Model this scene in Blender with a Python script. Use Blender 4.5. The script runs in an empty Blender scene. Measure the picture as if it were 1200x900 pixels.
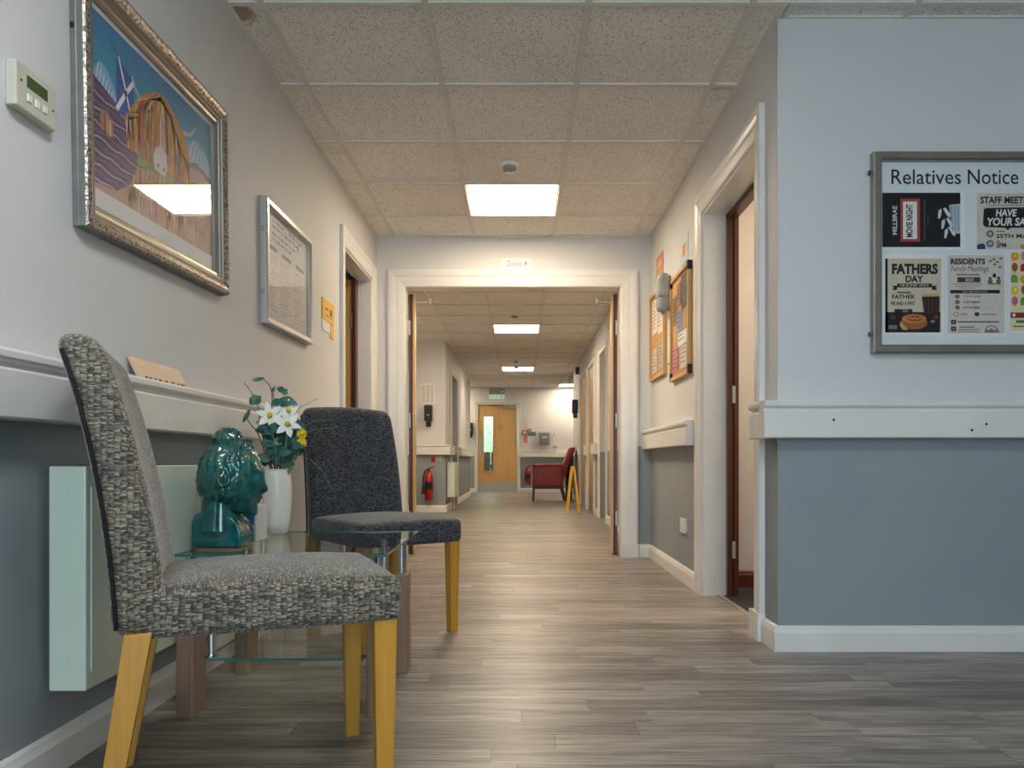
import bpy, bmesh, math, random
from mathutils import Vector, Matrix, noise
random.seed(7)
S = bpy.context.scene
C = S.collection
PI = math.pi

# ------------------------------------------------------------------ camera
F_PX = 884.0
CAM_H = 0.72
cam_d = bpy.data.cameras.new('camera')
cam = bpy.data.objects.new('camera', cam_d)
C.objects.link(cam)
cam.location = (0, 0, CAM_H)
cam.rotation_euler = (PI / 2, 0, 0)
cam_d.sensor_width = 36.0
cam_d.lens = F_PX / 1200 * 36.0
cam_d.shift_x = -10 / 1200
cam_d.shift_y = 90 / 1200
cam_d.clip_start = 0.05
cam_d.clip_end = 200
S.camera = cam

# ------------------------------------------------------------------ world + exposure
W = bpy.data.worlds.new('daylight')
S.world = W
W.use_nodes = True
bg = W.node_tree.nodes['Background']
bg.inputs[0].default_value = (0.68, 0.87, 1.0, 1)
bg.inputs[1].default_value = 6.6
S.view_settings.view_transform = 'Standard'
S.view_settings.look = 'None'
S.view_settings.gamma = 1.0
S.view_settings.use_curve_mapping = False
S.view_settings.exposure = 0.56
S.cycles.use_denoising = True
S.cycles.max_bounces = 10
S.cycles.diffuse_bounces = 6
S.cycles.transparent_max_bounces = 16
S.cycles.caustics_reflective = False
S.cycles.caustics_refractive = False
S.cycles.sample_clamp_indirect = 6.0

LAMP_COL = (1.0, 0.82, 0.60)
LAMP_COOL = (0.93, 0.965, 1.0)
LAMP_W = 21.0

# window light guides (sampling portals sitting in the window opening of the lobby behind the camera)
for lx_, ly_, sx_, sz_, rz_ in ((0.15, -3.25, 2.2, 1.8, 0),):
    ld = bpy.data.lights.new('window_portal', 'AREA')
    ld.shape = 'RECTANGLE'
    ld.size = sx_
    ld.size_y = sz_
    ld.cycles.is_portal = True
    lo = bpy.data.objects.new('window_portal', ld)
    C.objects.link(lo)
    lo.location = (lx_, ly_, 1.26)
    lo.rotation_euler = (PI / 2, 0, rz_)

# ------------------------------------------------------------------ materials
def lin(c):
    out = []
    for k in c[:3]:
        k = k / 255.0
        out.append(k / 12.92 if k <= 0.04045 else ((k + 0.055) / 1.055) ** 2.4)
    return (out[0], out[1], out[2], 1.0)

MATS = {}
def newmat(name):
    m = bpy.data.materials.new(name)
    m.use_nodes = True
    nt = m.node_tree
    b = nt.nodes['Principled BSDF']
    MATS[name] = m
    return m, nt, b

def N(nt, t, **kw):
    n = nt.nodes.new(t)
    for k, v in kw.items():
        setattr(n, k, v)
    return n

def mathn(nt, op, a, b=None, c=None):
    n = N(nt, 'ShaderNodeMath', operation=op)
    for i, v in enumerate((a, b, c)):
        if v is None:
            continue
        if isinstance(v, (int, float)):
            n.inputs[i].default_value = v
        else:
            nt.links.new(v, n.inputs[i])
    return n.outputs[0]

def ramp(nt, fac, stops, interp='LINEAR'):
    r = N(nt, 'ShaderNodeValToRGB')
    r.color_ramp.interpolation = interp
    el = r.color_ramp.elements
    while len(el) < len(stops):
        el.new(0.5)
    for e, (p, c) in zip(el, stops):
        e.position = p
        e.color = c
    nt.links.new(fac, r.inputs[0])
    return r.outputs[0]

def coords(nt, kind='UV', scale=(1, 1, 1), loc=(0, 0, 0)):
    tc = N(nt, 'ShaderNodeTexCoord')
    mp = N(nt, 'ShaderNodeMapping')
    mp.inputs['Scale'].default_value = scale
    mp.inputs['Location'].default_value = loc
    nt.links.new(tc.outputs[kind], mp.inputs['Vector'])
    return mp.outputs[0]

def noise_tex(nt, vec, scale, detail=3, rough=0.5):
    n = N(nt, 'ShaderNodeTexNoise')
    n.inputs['Scale'].default_value = scale
    n.inputs['Detail'].default_value = detail
    n.inputs['Roughness'].default_value = rough
    nt.links.new(vec, n.inputs['Vector'])
    return n.outputs[0]

def mixc(nt, fac, a, b, mode='MIX'):
    m = N(nt, 'ShaderNodeMix', data_type='RGBA', blend_type=mode)
    for i, v in ((0, fac), (6, a), (7, b)):
        if isinstance(v, (int, float)):
            m.inputs[i].default_value = v
        elif isinstance(v, tuple):
            m.inputs[i].default_value = v
        else:
            nt.links.new(v, m.inputs[i])
    return m.outputs[2]

def bump(nt, b, h, strength=0.3, dist=0.002):
    n = N(nt, 'ShaderNodeBump')
    n.inputs['Strength'].default_value = strength
    n.inputs['Distance'].default_value = dist
    nt.links.new(h, n.inputs['Height'])
    nt.links.new(n.outputs[0], b.inputs['Normal'])

def plain(name, col, rough=0.5, metal=0.0, var=0.06, scale=6.0, bmp=0.0, coat=0.0, spec=0.5, kind='Object'):
    m, nt, b = newmat(name)
    base = lin(col)
    v = coords(nt, kind)
    n = noise_tex(nt, v, scale, 4, 0.55)
    dark = tuple(k * (1 - var * 1.6) for k in base[:3]) + (1,)
    lite = tuple(min(1, k * (1 + var)) for k in base[:3]) + (1,)
    nt.links.new(ramp(nt, n, [(0.3, dark), (0.7, lite)]), b.inputs['Base Color'])
    b.inputs['Roughness'].default_value = rough
    b.inputs['Metallic'].default_value = metal
    b.inputs['Specular IOR Level'].default_value = spec
    if coat:
        b.inputs['Coat Weight'].default_value = coat
        b.inputs['Coat Roughness'].default_value = 0.08
    if bmp:
        bump(nt, b, noise_tex(nt, v, scale * 12, 3), bmp, 0.001)
    return m

# two-tone wall paint: pale grey above the rail, slate grey below it
def wall_paint():
    m, nt, b = newmat('wall_paint')
    geo = N(nt, 'ShaderNodeNewGeometry')
    sep = N(nt, 'ShaderNodeSeparateXYZ')
    nt.links.new(geo.outputs['Position'], sep.inputs[0])
    fac = mathn(nt, 'GREATER_THAN', sep.outputs[2], 0.83)
    nz = noise_tex(nt, geo.outputs['Position'], 1.7, 4, 0.6)
    up = ramp(nt, nz, [(0.3, lin((208, 208, 208))), (0.7, lin((214, 214, 213)))])
    lo = ramp(nt, nz, [(0.3, lin((140, 147, 152))), (0.7, lin((148, 154, 158)))])
    sc = noise_tex(nt, geo.outputs['Position'], 38.0, 2, 0.5)
    scm = ramp(nt, sc, [(0.765, (0, 0, 0, 1)), (0.79, (1, 1, 1, 1))])
    lo2 = mixc(nt, mathn(nt, 'MULTIPLY', scm, 0.35), lo, lin((84, 82, 80)))
    nt.links.new(mixc(nt, fac, lo2, up), b.inputs['Base Color'])
    b.inputs['Roughness'].default_value = 0.6
    b.inputs['Specular IOR Level'].default_value = 0.3
    bump(nt, b, noise_tex(nt, geo.outputs['Position'], 160, 3), 0.06, 0.001)
    return m
wall_paint()

def white_gloss():
    m, nt, b = newmat('white_gloss')
    geo = N(nt, 'ShaderNodeNewGeometry')
    nz = noise_tex(nt, geo.outputs['Position'], 5.0, 4, 0.6)
    base = ramp(nt, nz, [(0.3, lin((220, 218, 213))), (0.7, lin((229, 227, 223)))])
    # scuffs and chips low down on the woodwork
    sep = N(nt, 'ShaderNodeSeparateXYZ')
    nt.links.new(geo.outputs['Position'], sep.inputs[0])
    ch = noise_tex(nt, geo.outputs['Position'], 42.0, 3, 0.6)
    chm = ramp(nt, ch, [(0.73, (0, 0, 0, 1)), (0.76, (1, 1, 1, 1))])
    low = mathn(nt, 'LESS_THAN', sep.outputs[2], 0.5)
    nt.links.new(mixc(nt, mathn(nt, 'MULTIPLY', chm, low), base, lin((140, 118, 100))), b.inputs['Base Color'])
    b.inputs['Roughness'].default_value = 0.3
    return m
white_gloss()

def wood(name, a, bcol, rough=0.4, gx=3.0, gy=60.0, ring=0.0, coat=0.0):
    """grain runs along the UV v axis"""
    m, nt, b = newmat(name)
    v = coords(nt, 'UV', (gy, gx, 1))
    n1 = noise_tex(nt, v, 1.0, 5, 0.6)
    v2 = coords(nt, 'UV', (gy * 0.12, gx * 0.5, 1))
    n2 = noise_tex(nt, v2, 1.0, 3, 0.5)
    f = mathn(nt, 'ADD', mathn(nt, 'MULTIPLY', n1, 0.6), mathn(nt, 'MULTIPLY', n2, 0.4))
    nt.links.new(ramp(nt, f, [(0.32, lin(bcol)), (0.66, lin(a))]), b.inputs['Base Color'])
    b.inputs['Roughness'].default_value = rough
    if coat:
        b.inputs['Coat Weight'].default_value = coat
    bump(nt, b, n1, 0.12, 0.001)
    return m
wood('oak_veneer', (216, 174, 108), (192, 146, 80), 0.38, 1.2, 40)
wood('oak_leg', (202, 150, 58), (168, 114, 32), 0.35, 2.5, 60, coat=0.2)
wood('oak_edge', (198, 158, 104), (166, 122, 70), 0.4, 1.2, 60)
wood('brown_lining', (98, 48, 26), (66, 30, 16), 0.35, 1.2, 60)
wood('grey_oak', (158, 130, 108), (124, 98, 80), 0.5, 3.0, 90)
wood('dark_wood', (74, 40, 26), (48, 26, 18), 0.35, 2.0, 50)
wood('plaque_wood', (214, 186, 156), (186, 154, 124), 0.5, 60, 6)

plain('white_plastic', (232, 231, 226), 0.35)
plain('black_plastic', (18, 18, 20), 0.35)
plain('black_rubber', (14, 13, 13), 0.7)
plain('grey_plastic', (150, 150, 150), 0.4)
plain('beige_plastic', (196, 194, 176), 0.45)
plain('radiator_white', (218, 230, 214), 0.28, var=0.02)
plain('chrome', (214, 216, 218), 0.12, 1.0, var=0.02)
plain('satin_steel', (176, 176, 172), 0.5, 0.6, var=0.05, scale=20)
plain('brass_hinge', (170, 160, 120), 0.35, 1.0)
plain('board_frame', (160, 156, 146), 0.38, 0.9, var=0.06, scale=14)
plain('frame_side', (128, 130, 124), 0.45, 0.5, var=0.1, scale=20)
plain('silver_trim', (206, 206, 204), 0.3, 0.8, var=0.04)
plain('paper_white', (226, 226, 224), 0.5, var=0.02)
plain('sheet_white', (214, 218, 222), 0.5, var=0.02)
plain('cork', (200, 158, 108), 0.85, var=0.18, scale=60, bmp=0.3)
plain('carpet_dark', (46, 42, 44), 0.95, var=0.3, scale=120, bmp=0.4)
plain('red_vinyl', (142, 28, 14), 0.45, var=0.1, scale=8, spec=0.6)
plain('red_paint', (176, 16, 16), 0.25, coat=0.4)
plain('yellow_plastic', (236, 184, 16), 0.4)
plain('yellow_sign', (232, 180, 26), 0.4)
plain('dark_fabric', (40, 42, 50), 0.85, var=0.2, scale=60)
plain('fill_dark', (58, 54, 50), 0.9)
plain('room_cream', (214, 204, 196), 0.6, var=0.03)
plain('vase_white', (226, 226, 220), 0.25, var=0.03, coat=0.3)
plain('petal_white', (236, 238, 226), 0.55, var=0.06, scale=40)
plain('petal_yellow', (226, 186, 20), 0.5, var=0.15, scale=60)
plain('stem_brown', (96, 72, 58), 0.7)
plain('stem_green', (112, 128, 84), 0.6)
plain('blue_print', (64, 104, 180), 0.45)
plain('hedge_green', (166, 190, 146), 0.7, var=0.3, scale=9)
plain('fence_brown', (52, 36, 28), 0.8)
plain('grass', (98, 150, 66), 0.9, var=0.2, scale=4)
plain('glass_green_edge', (52, 116, 108), 0.15, var=0.02)
plain('lcd_green', (58, 84, 34), 0.25, var=0.1)
plain('exit_green_paint', (70, 120, 96), 0.4)
plain('faded_red', (214, 120, 104), 0.5)
plain('pale_notice', (214, 206, 176), 0.5)
plain('ceiling_bar_paint', (226, 222, 214), 0.85, var=0.02, spec=0.2)
plain('grey_dispenser', (164, 164, 158), 0.22, var=0.1, scale=20, spec=0.6)

def leafmat():
    m, nt, b = newmat('leaf_teal')
    v = coords(nt, 'Object')
    n = noise_tex(nt, v, 45, 3)
    nt.links.new(ramp(nt, n, [(0.3, lin((28, 66, 58))), (0.72, lin((70, 122, 112)))]), b.inputs['Base Color'])
    b.inputs['Roughness'].default_value = 0.4
    return m
leafmat()

def fabric(name, cols, mortar, sc=1.0):
    m, nt, b = newmat(name)
    v = coords(nt, 'UV')
    # a little wobble so that the weave is hand-like
    nzc = N(nt, 'ShaderNodeTexNoise')
    nzc.inputs['Scale'].default_value = 90
    nt.links.new(v, nzc.inputs['Vector'])
    add = N(nt, 'ShaderNodeMix', data_type='RGBA', blend_type='LINEAR_LIGHT')
    add.inputs[0].default_value = 0.0045
    nt.links.new(v, add.inputs[6])
    nt.links.new(nzc.outputs['Color'], add.inputs[7])
    mp = N(nt, 'ShaderNodeMapping')
    mp.inputs['Scale'].default_value = (62 / sc, 180 / sc, 1)
    nt.links.new(add.outputs[2], mp.inputs['Vector'])
    vo = N(nt, 'ShaderNodeTexVoronoi', distance='CHEBYCHEV', voronoi_dimensions='2D')
    vo.inputs['Scale'].default_value = 1.0
    vo.inputs['Randomness'].default_value = 0.55
    nt.links.new(mp.outputs[0], vo.inputs['Vector'])
    sp = N(nt, 'ShaderNodeSeparateColor')
    nt.links.new(vo.outputs['Color'], sp.inputs[0])
    cell = ramp(nt, sp.outputs[0], [(0.1, lin(cols[1])), (0.9, lin(cols[0]))])
    edge = ramp(nt, vo.outputs['Distance'], [(0.30, (0, 0, 0, 1)), (0.55, (1, 1, 1, 1))])
    wv = mixc(nt, edge, cell, lin(mortar))
    n2 = noise_tex(nt, v, 16, 4, 0.65)
    pile = ramp(nt, n2, [(0.3, (0.62, 0.62, 0.64, 1)), (0.7, (1.18, 1.16, 1.12, 1))])
    n3 = noise_tex(nt, coords(nt, 'UV', (60, 240, 1)), 1.0, 2)
    streak = ramp(nt, n3, [(0.35, (0.7, 0.7, 0.7, 1)), (0.65, (1.1, 1.1, 1.1, 1))])
    c = mixc(nt, 1.0, mixc(nt, 1.0, wv, pile, 'MULTIPLY'), streak, 'MULTIPLY')
    nt.links.new(c, b.inputs['Base Color'])
    b.inputs['Roughness'].default_value = 0.8
    b.inputs['Sheen Weight'].default_value = 0.35
    b.inputs['Sheen Roughness'].default_value = 0.4
    h = mathn(nt, 'SUBTRACT', 1.0, vo.outputs['Distance'])
    bump(nt, b, h, 0.55, 0.002)
    return m
fabric('taupe_weave', ((164, 152, 132), (80, 75, 68)), (50, 48, 47), 0.68)
fabric('charcoal_weave', ((92, 99, 111), (36, 40, 48)), (20, 22, 27), 0.75)

def floor_planks():
    m, nt, b = newmat('floor_plank')
    at = N(nt, 'ShaderNodeAttribute', attribute_name='Tone')
    sep = N(nt, 'ShaderNodeSeparateColor')
    nt.links.new(at.outputs['Color'], sep.inputs[0])
    geo = N(nt, 'ShaderNodeNewGeometry')
    mp = N(nt, 'ShaderNodeMapping')
    mp.inputs['Scale'].default_value = (6.0, 120, 1)
    nt.links.new(geo.outputs['Position'], mp.inputs['Vector'])
    cb = N(nt, 'ShaderNodeCombineXYZ')
    nt.links.new(mathn(nt, 'MULTIPLY', sep.outputs[1], 37.0), cb.inputs[0])
    nt.links.new(mathn(nt, 'MULTIPLY', sep.outputs[1], 11.0), cb.inputs[2])
    va = N(nt, 'ShaderNodeVectorMath', operation='ADD')
    nt.links.new(mp.outputs[0], va.inputs[0])
    nt.links.new(cb.outputs[0], va.inputs[1])
    n1 = noise_tex(nt, va.outputs[0], 1.0, 6, 0.62)
    mp2 = N(nt, 'ShaderNodeMapping')
    mp2.inputs['Scale'].default_value = (0.28, 0.16, 1)
    nt.links.new(va.outputs[0], mp2.inputs['Vector'])
    n2 = noise_tex(nt, mp2.outputs[0], 1.0, 3, 0.5)
    f = mathn(nt, 'ADD', mathn(nt, 'MULTIPLY', n1, 0.62), mathn(nt, 'MULTIPLY', n2, 0.38))
    grain = ramp(nt, f, [(0.30, lin((54, 49, 46))), (0.43, lin((106, 99, 93))), (0.54, lin((144, 136, 128))), (0.70, lin((182, 173, 163)))])
    tone = mathn(nt, 'ADD', mathn(nt, 'MULTIPLY', sep.outputs[0], 0.46), 0.74)
    tv = N(nt, 'ShaderNodeVectorMath', operation='SCALE')
    nt.links.new(grain, tv.inputs[0])
    nt.links.new(tone, tv.inputs['Scale'])
    nt.links.new(tv.outputs[0], b.inputs['Base Color'])
    b.inputs['Roughness'].default_value = 0.36
    b.inputs['Specular IOR Level'].default_value = 0.6
    bump(nt, b, n1, 0.10, 0.001)
    return m
floor_planks()

def tile_mat():
    m, nt, b = newmat('ceiling_tile_fibre')
    oi = N(nt, 'ShaderNodeObjectInfo')
    geo = N(nt, 'ShaderNodeNewGeometry')
    rv = N(nt, 'ShaderNodeVectorMath', operation='SCALE')
    nt.links.new(geo.outputs['Position'], rv.inputs[0])
    rv.inputs['Scale'].default_value = 1.0
    mp = N(nt, 'ShaderNodeMapping')
    mp.inputs['Scale'].default_value = (165, 105, 1)
    nt.links.new(rv.outputs[0], mp.inputs['Vector'])
    n = noise_tex(nt, mp.outputs[0], 1.0, 2, 0.5)
    fis = ramp(nt, n, [(0.37, (1, 1, 1, 1)), (0.43, (0, 0, 0, 1))])
    n2 = noise_tex(nt, geo.outputs['Position'], 3.0, 3)
    base = ramp(nt, n2, [(0.3, lin((238, 234, 226))), (0.7, lin((245, 242, 236)))])
    c = mixc(nt, mathn(nt, 'MULTIPLY', fis, 0.48), base, lin((110, 104, 96)))
    vd = N(nt, 'ShaderNodeVectorMath', operation='DISTANCE')
    nt.links.new(geo.outputs['Position'], vd.inputs[0]); vd.inputs[1].default_value = (-1.06, 2.84, 2.404)
    dn = mathn(nt, 'ADD', vd.outputs['Value'], mathn(nt, 'MULTIPLY', noise_tex(nt, geo.outputs['Position'], 40, 3), 0.08))
    stain = ramp(nt, dn, [(0.085, (1, 1, 1, 1)), (0.11, (0, 0, 0, 1))])
    c = mixc(nt, mathn(nt, 'MULTIPLY', stain, 0.7), c, lin((120, 92, 60)))
    nt.links.new(c, b.inputs['Base Color'])
    b.inputs['Roughness'].default_value = 0.9
    bump(nt, b, mathn(nt, 'SUBTRACT', 1.0, fis), 0.5, 0.003)
    return m
tile_mat()

def vcol(name, rough=0.45, coat=0.0):
    m, nt, b = newmat(name)
    at = N(nt, 'ShaderNodeAttribute', attribute_name='Tone')
    nz = noise_tex(nt, coords(nt, 'Object'), 60, 3)
    v = ramp(nt, nz, [(0.2, (0.88, 0.88, 0.88, 1)), (0.8, (1.05, 1.05, 1.05, 1))])
    nt.links.new(mixc(nt, 1.0, at.outputs['Color'], v, 'MULTIPLY'), b.inputs['Base Color'])
    b.inputs['Roughness'].default_value = rough
    return m
vcol('print_ink', 0.45)

def glass(name, tint=(1, 1, 1, 1), rough=0.02):
    m, nt, b = newmat(name)
    nt.nodes.remove(b)
    out = nt.nodes['Material Output']
    tr = N(nt, 'ShaderNodeBsdfTransparent')
    tr.inputs[0].default_value = tint
    gl = N(nt, 'ShaderNodeBsdfGlossy')
    gl.inputs['Roughness'].default_value = rough
    fr = N(nt, 'ShaderNodeFresnel')
    fr.inputs['IOR'].default_value = 1.5
    mx = N(nt, 'ShaderNodeMixShader')
    gb = N(nt, 'ShaderNodeNewGeometry')
    nt.links.new(mathn(nt, 'MULTIPLY', fr.outputs[0], mathn(nt, 'SUBTRACT', 1.0, gb.outputs['Backfacing'])), mx.inputs[0])
    nt.links.new(tr.outputs[0], mx.inputs[1])
    nt.links.new(gl.outputs[0], mx.inputs[2])
    nt.links.new(mx.outputs[0], out.inputs[0])
    return m
glass('picture_glass')
glass('table_glass', (0.955, 0.99, 0.98, 1))
glass('door_glass', (0.95, 0.97, 0.95, 1))

def emis(name, col, st):
    m, nt, b = newmat(name)
    b.inputs['Base Color'].default_value = (0.9, 0.9, 0.9, 1)
    b.inputs['Emission Color'].default_value = col + (1,)
    b.inputs['Emission Strength'].default_value = st
    return m
emis('lamp_diffuser', LAMP_COL, LAMP_W)
emis('lamp_diffuser_cool', LAMP_COOL, LAMP_W * 1.05)
emis('exit_green', (0.10, 0.42, 0.28), 0.5)
emis('pilot_green', (0.1, 1.0, 0.3), 1.5)

def silver_frame():
    m, nt, b = newmat('ornate_silver')
    v = coords(nt, 'UV')
    n = noise_tex(nt, v, 95, 3, 0.6)
    nt.links.new(ramp(nt, n, [(0.35, lin((92, 82, 72))), (0.55, lin((186, 178, 168))), (0.75, lin((226, 222, 216)))]), b.inputs['Base Color'])
    b.inputs['Metallic'].default_value = 0.85
    b.inputs['Roughness'].default_value = 0.28
    bump(nt, b, n, 0.8, 0.004)
    return m
silver_frame()

def glaze():
    m, nt, b = newmat('teal_glaze')
    v = coords(nt, 'Object')
    n = noise_tex(nt, v, 26, 4, 0.6)
    c1 = ramp(nt, n, [(0.30, lin((6, 58, 56))), (0.55, lin((14, 92, 92))), (0.75, lin((30, 122, 128)))])
    sep = N(nt, 'ShaderNodeSeparateXYZ')
    tc = N(nt, 'ShaderNodeTexCoord')
    nt.links.new(tc.outputs['Object'], sep.inputs[0])
    n2 = noise_tex(nt, coords(nt, 'Object', (40, 40, 14)), 1.0, 4, 0.6)
    hi = mathn(nt, 'MULTIPLY', ramp(nt, n2, [(0.48, (0, 0, 0, 1)), (0.68, (1, 1, 1, 1))]), ramp(nt, sep.outputs[2], [(0.16, (0, 0, 0, 1)), (0.27, (1, 1, 1, 1))]))
    c2 = mixc(nt, mathn(nt, 'MULTIPLY', hi, 0.75), c1, lin((96, 126, 84)))
    n3 = noise_tex(nt, coords(nt, 'Object', (30, 30, 12)), 2.2, 2, 0.5)
    sp = mathn(nt, 'MULTIPLY', ramp(nt, n3, [(0.66, (0, 0, 0, 1)), (0.72, (1, 1, 1, 1))]), hi)
    nt.links.new(mixc(nt, sp, c2, lin((176, 140, 84))), b.inputs['Base Color'])
    b.inputs['Roughness'].default_value = 0.16
    b.inputs['Coat Weight'].default_value = 0.7
    b.inputs['Coat Roughness'].default_value = 0.05
    return m
glaze()

# ------------------------------------------------------------------ mesh builder
class MB:
    def __init__(self):
        self.v = []; self.f = []; self.c = []; self.m = []
        self.col = None; self.mi = 0; self.xf = None
    def add(self, verts, faces):
        o = len(self.v)
        for p in verts:
            p = Vector(p)
            self.v.append(self.xf @ p if self.xf else p)
        for f in faces:
            self.f.append([i + o for i in f]); self.c.append(self.col); self.m.append(self.mi)
        return self
    def box(self, a, b):
        x0, y0, z0 = (min(a[i], b[i]) for i in range(3)); x1, y1, z1 = (max(a[i], b[i]) for i in range(3))
        return self.add([(x0,y0,z0),(x1,y0,z0),(x1,y1,z0),(x0,y1,z0),(x0,y0,z1),(x1,y0,z1),(x1,y1,z1),(x0,y1,z1)],
            [(0,3,2,1),(4,5,6,7),(0,1,5,4),(1,2,6,5),(2,3,7,6),(3,0,4,7)])
    def hexa(self, bot, top):
        return self.add(list(bot) + list(top), [(0,3,2,1),(4,5,6,7),(0,1,5,4),(1,2,6,5),(2,3,7,6),(3,0,4,7)])
    def tube(self, pts, r, n=8, cap=True, r1=None):
        pts = [Vector(p) for p in pts]
        L = len(pts); vs = []; fs = []
        up = Vector((0, 0, 1))
        prev = None
        for i, p in enumerate(pts):
            d = (pts[min(i+1, L-1)] - pts[max(i-1, 0)]).normalized()
            a = d.cross(up) if prev is None else prev - d * prev.dot(d)
            if a.length < 1e-4:
                a = d.cross(Vector((1, 0, 0)))
            a.normalize(); prev = a
            bb = d.cross(a)
            t = i / max(1, L - 1)
            rr = r if r1 is None else r + (r1 - r) * t
            if isinstance(r, (list, tuple)): rr = r[i]
            for k in range(n):
                w = 2 * PI * k / n
                vs.append(p + (a * math.cos(w) + bb * math.sin(w)) * rr)
        for i in range(L - 1):
            for k in range(n):
                k2 = (k + 1) % n
                fs.append((i*n + k, i*n + k2, (i+1)*n + k2, (i+1)*n + k))
        if cap:
            fs.append(tuple(range(n - 1, -1, -1))); fs.append(tuple((L-1)*n + k for k in range(n)))
        return self.add(vs, fs)
    def lathe(self, prof, c=(0, 0, 0), n=24):
        vs = []; fs = []
        for r, z in prof:
            for k in range(n):
                w = 2 * PI * k / n
                vs.append((c[0] + r * math.cos(w), c[1] + r * math.sin(w), c[2] + z))
        for i in range(len(prof) - 1):
            for k in range(n):
                k2 = (k + 1) % n
                fs.append((i*n + k, i*n + k2, (i+1)*n + k2, (i+1)*n + k))
        fs.append(tuple(range(n - 1, -1, -1))); fs.append(tuple((len(prof)-1)*n + k for k in range(n)))
        return self.add(vs, fs)
    def prism(self, prof, a0, a1, axis='x'):
        """closed 2D profile swept along an axis. axis x: prof=(y,z); y: prof=(x,z); z: prof=(x,y)"""
        n = len(prof)
        def mk(p, a):
            if axis == 'x': return (a, p[0], p[1])
            if axis == 'y': return (p[0], a, p[1])
            return (p[0], p[1], a)
        vs = [mk(p, a0) for p in prof] + [mk(p, a1) for p in prof]
        fs = [tuple(range(n)), tuple(range(2*n - 1, n - 1, -1))]
        for i in range(n):
            j = (i + 1) % n
            fs.append((i, i + n, j + n, j))
        return self.add(vs, fs)
    def ellipsoid(self, c, r, nu=16, nv=10, fn=None):
        vs = []; fs = []
        for j in range(nv + 1):
            ph = -PI/2 + PI * j / nv
            for i in range(nu):
                th = 2 * PI * i / nu
                d = Vector((math.cos(ph)*math.cos(th), math.cos(ph)*math.sin(th), math.sin(ph)))
                k = fn(d, th, ph) if fn else 1.0
                vs.append((c[0] + d.x*r[0]*k, c[1] + d.y*r[1]*k, c[2] + d.z*r[2]*k))
        for j in range(nv):
            for i in range(nu):
                i2 = (i + 1) % nu
                fs.append((j*nu + i, j*nu + i2, (j+1)*nu + i2, (j+1)*nu + i))
        return self.add(vs, fs)
    def poly(self, pts):
        return self.add(pts, [tuple(range(len(pts)))])
    def rbox(self, h, r, n=6, deform=None, c=(0, 0, 0), ne=3):
        """rounded box, half sizes h, radius r, n inner cells per side, ne cells over each rounding"""
        hx = Vector(h)
        def ts(H):
            inner = max(H - r, 1e-5)
            t = [-H + r * k / ne for k in range(ne)]
            t += [-inner + 2 * inner * k / n for k in range(n + 1)]
            t += [inner + r * (k + 1) / ne for k in range(ne)]
            return t
        T = [ts(h[0]), ts(h[1]), ts(h[2])]
        idx = {}; vs = []; fs = []
        def vert(p):
            key = tuple(round(k, 6) for k in p)
            if key not in idx:
                q = Vector([max(-(h[i]-r), min(h[i]-r, p[i])) for i in range(3)])
                d = Vector(p) - q
                w = q + d.normalized() * r if d.length > 1e-9 else q
                if deform: w = Vector(deform(w))
                idx[key] = len(vs); vs.append(w + Vector(c))
            return idx[key]
        for ax in range(3):
            u, v = (ax + 1) % 3, (ax + 2) % 3
            for s in (-1, 1):
                for i in range(len(T[u]) - 1):
                    for j in range(len(T[v]) - 1):
                        q = []
                        for (a, b_) in ((i, j), (i+1, j), (i+1, j+1), (i, j+1)):
                            p = [0, 0, 0]; p[ax] = s * h[ax]; p[u] = T[u][a]; p[v] = T[v][b_]
                            q.append(vert(p))
                        if s < 0: q.reverse()
                        fs.append(tuple(q))
        return self.add(vs, fs)
    def build(self, name, mat, parent=None, smooth=None, bevel=0.0, seg=2, loc=None, rot=None):
        me = bpy.data.meshes.new(name)
        me.from_pydata([tuple(p) for p in self.v], [], self.f)
        mats = mat if isinstance(mat, (list, tuple)) else [mat]
        for mm in mats:
            me.materials.append(MATS[mm])
        if any(k is not None for k in self.c):
            ca = me.color_attributes.new('Tone', 'FLOAT_COLOR', 'CORNER')
            for p, k in zip(me.polygons, self.c):
                k = k or (1, 1, 1, 1)
                for li in p.loop_indices:
                    ca.data[li].color = k
        if len(mats) > 1:
            for p, k in zip(me.polygons, self.m):
                p.material_index = k
        if bevel > 0:
            bm = bmesh.new(); bm.from_mesh(me)
            bmesh.ops.remove_doubles(bm, verts=bm.verts, dist=1e-6)
            ed = [e for e in bm.edges if len(e.link_faces) == 2 and e.calc_face_angle(0) > 0.6]
            bmesh.ops.bevel(bm, geom=ed, offset=bevel, segments=seg, affect='EDGES', profile=0.5, clamp_overlap=True)
            bm.to_mesh(me); bm.free()
        me.update()
        uv = me.uv_layers.new(name='UVMap')
        vsx = me.vertices
        for p in me.polygons:
            nx, ny, nz = (abs(k) for k in p.normal)
            for li, vi in zip(p.loop_indices, p.vertices):
                q = vsx[vi].co
                if nz >= nx and nz >= ny: uv.data[li].uv = (q.x, q.y)
                elif nx >= ny: uv.data[li].uv = (q.y, q.z)
                else: uv.data[li].uv = (q.x, q.z)
        if smooth is not None:
            me.polygons.foreach_set('use_smooth', [True] * len(me.polygons))
            me.set_sharp_from_angle(angle=math.radians(smooth))
        o = bpy.data.objects.new(name, me)
        C.objects.link(o)
        if parent: o.parent = parent
        if loc: o.location = loc
        if rot: o.rotation_euler = rot
        return o

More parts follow.
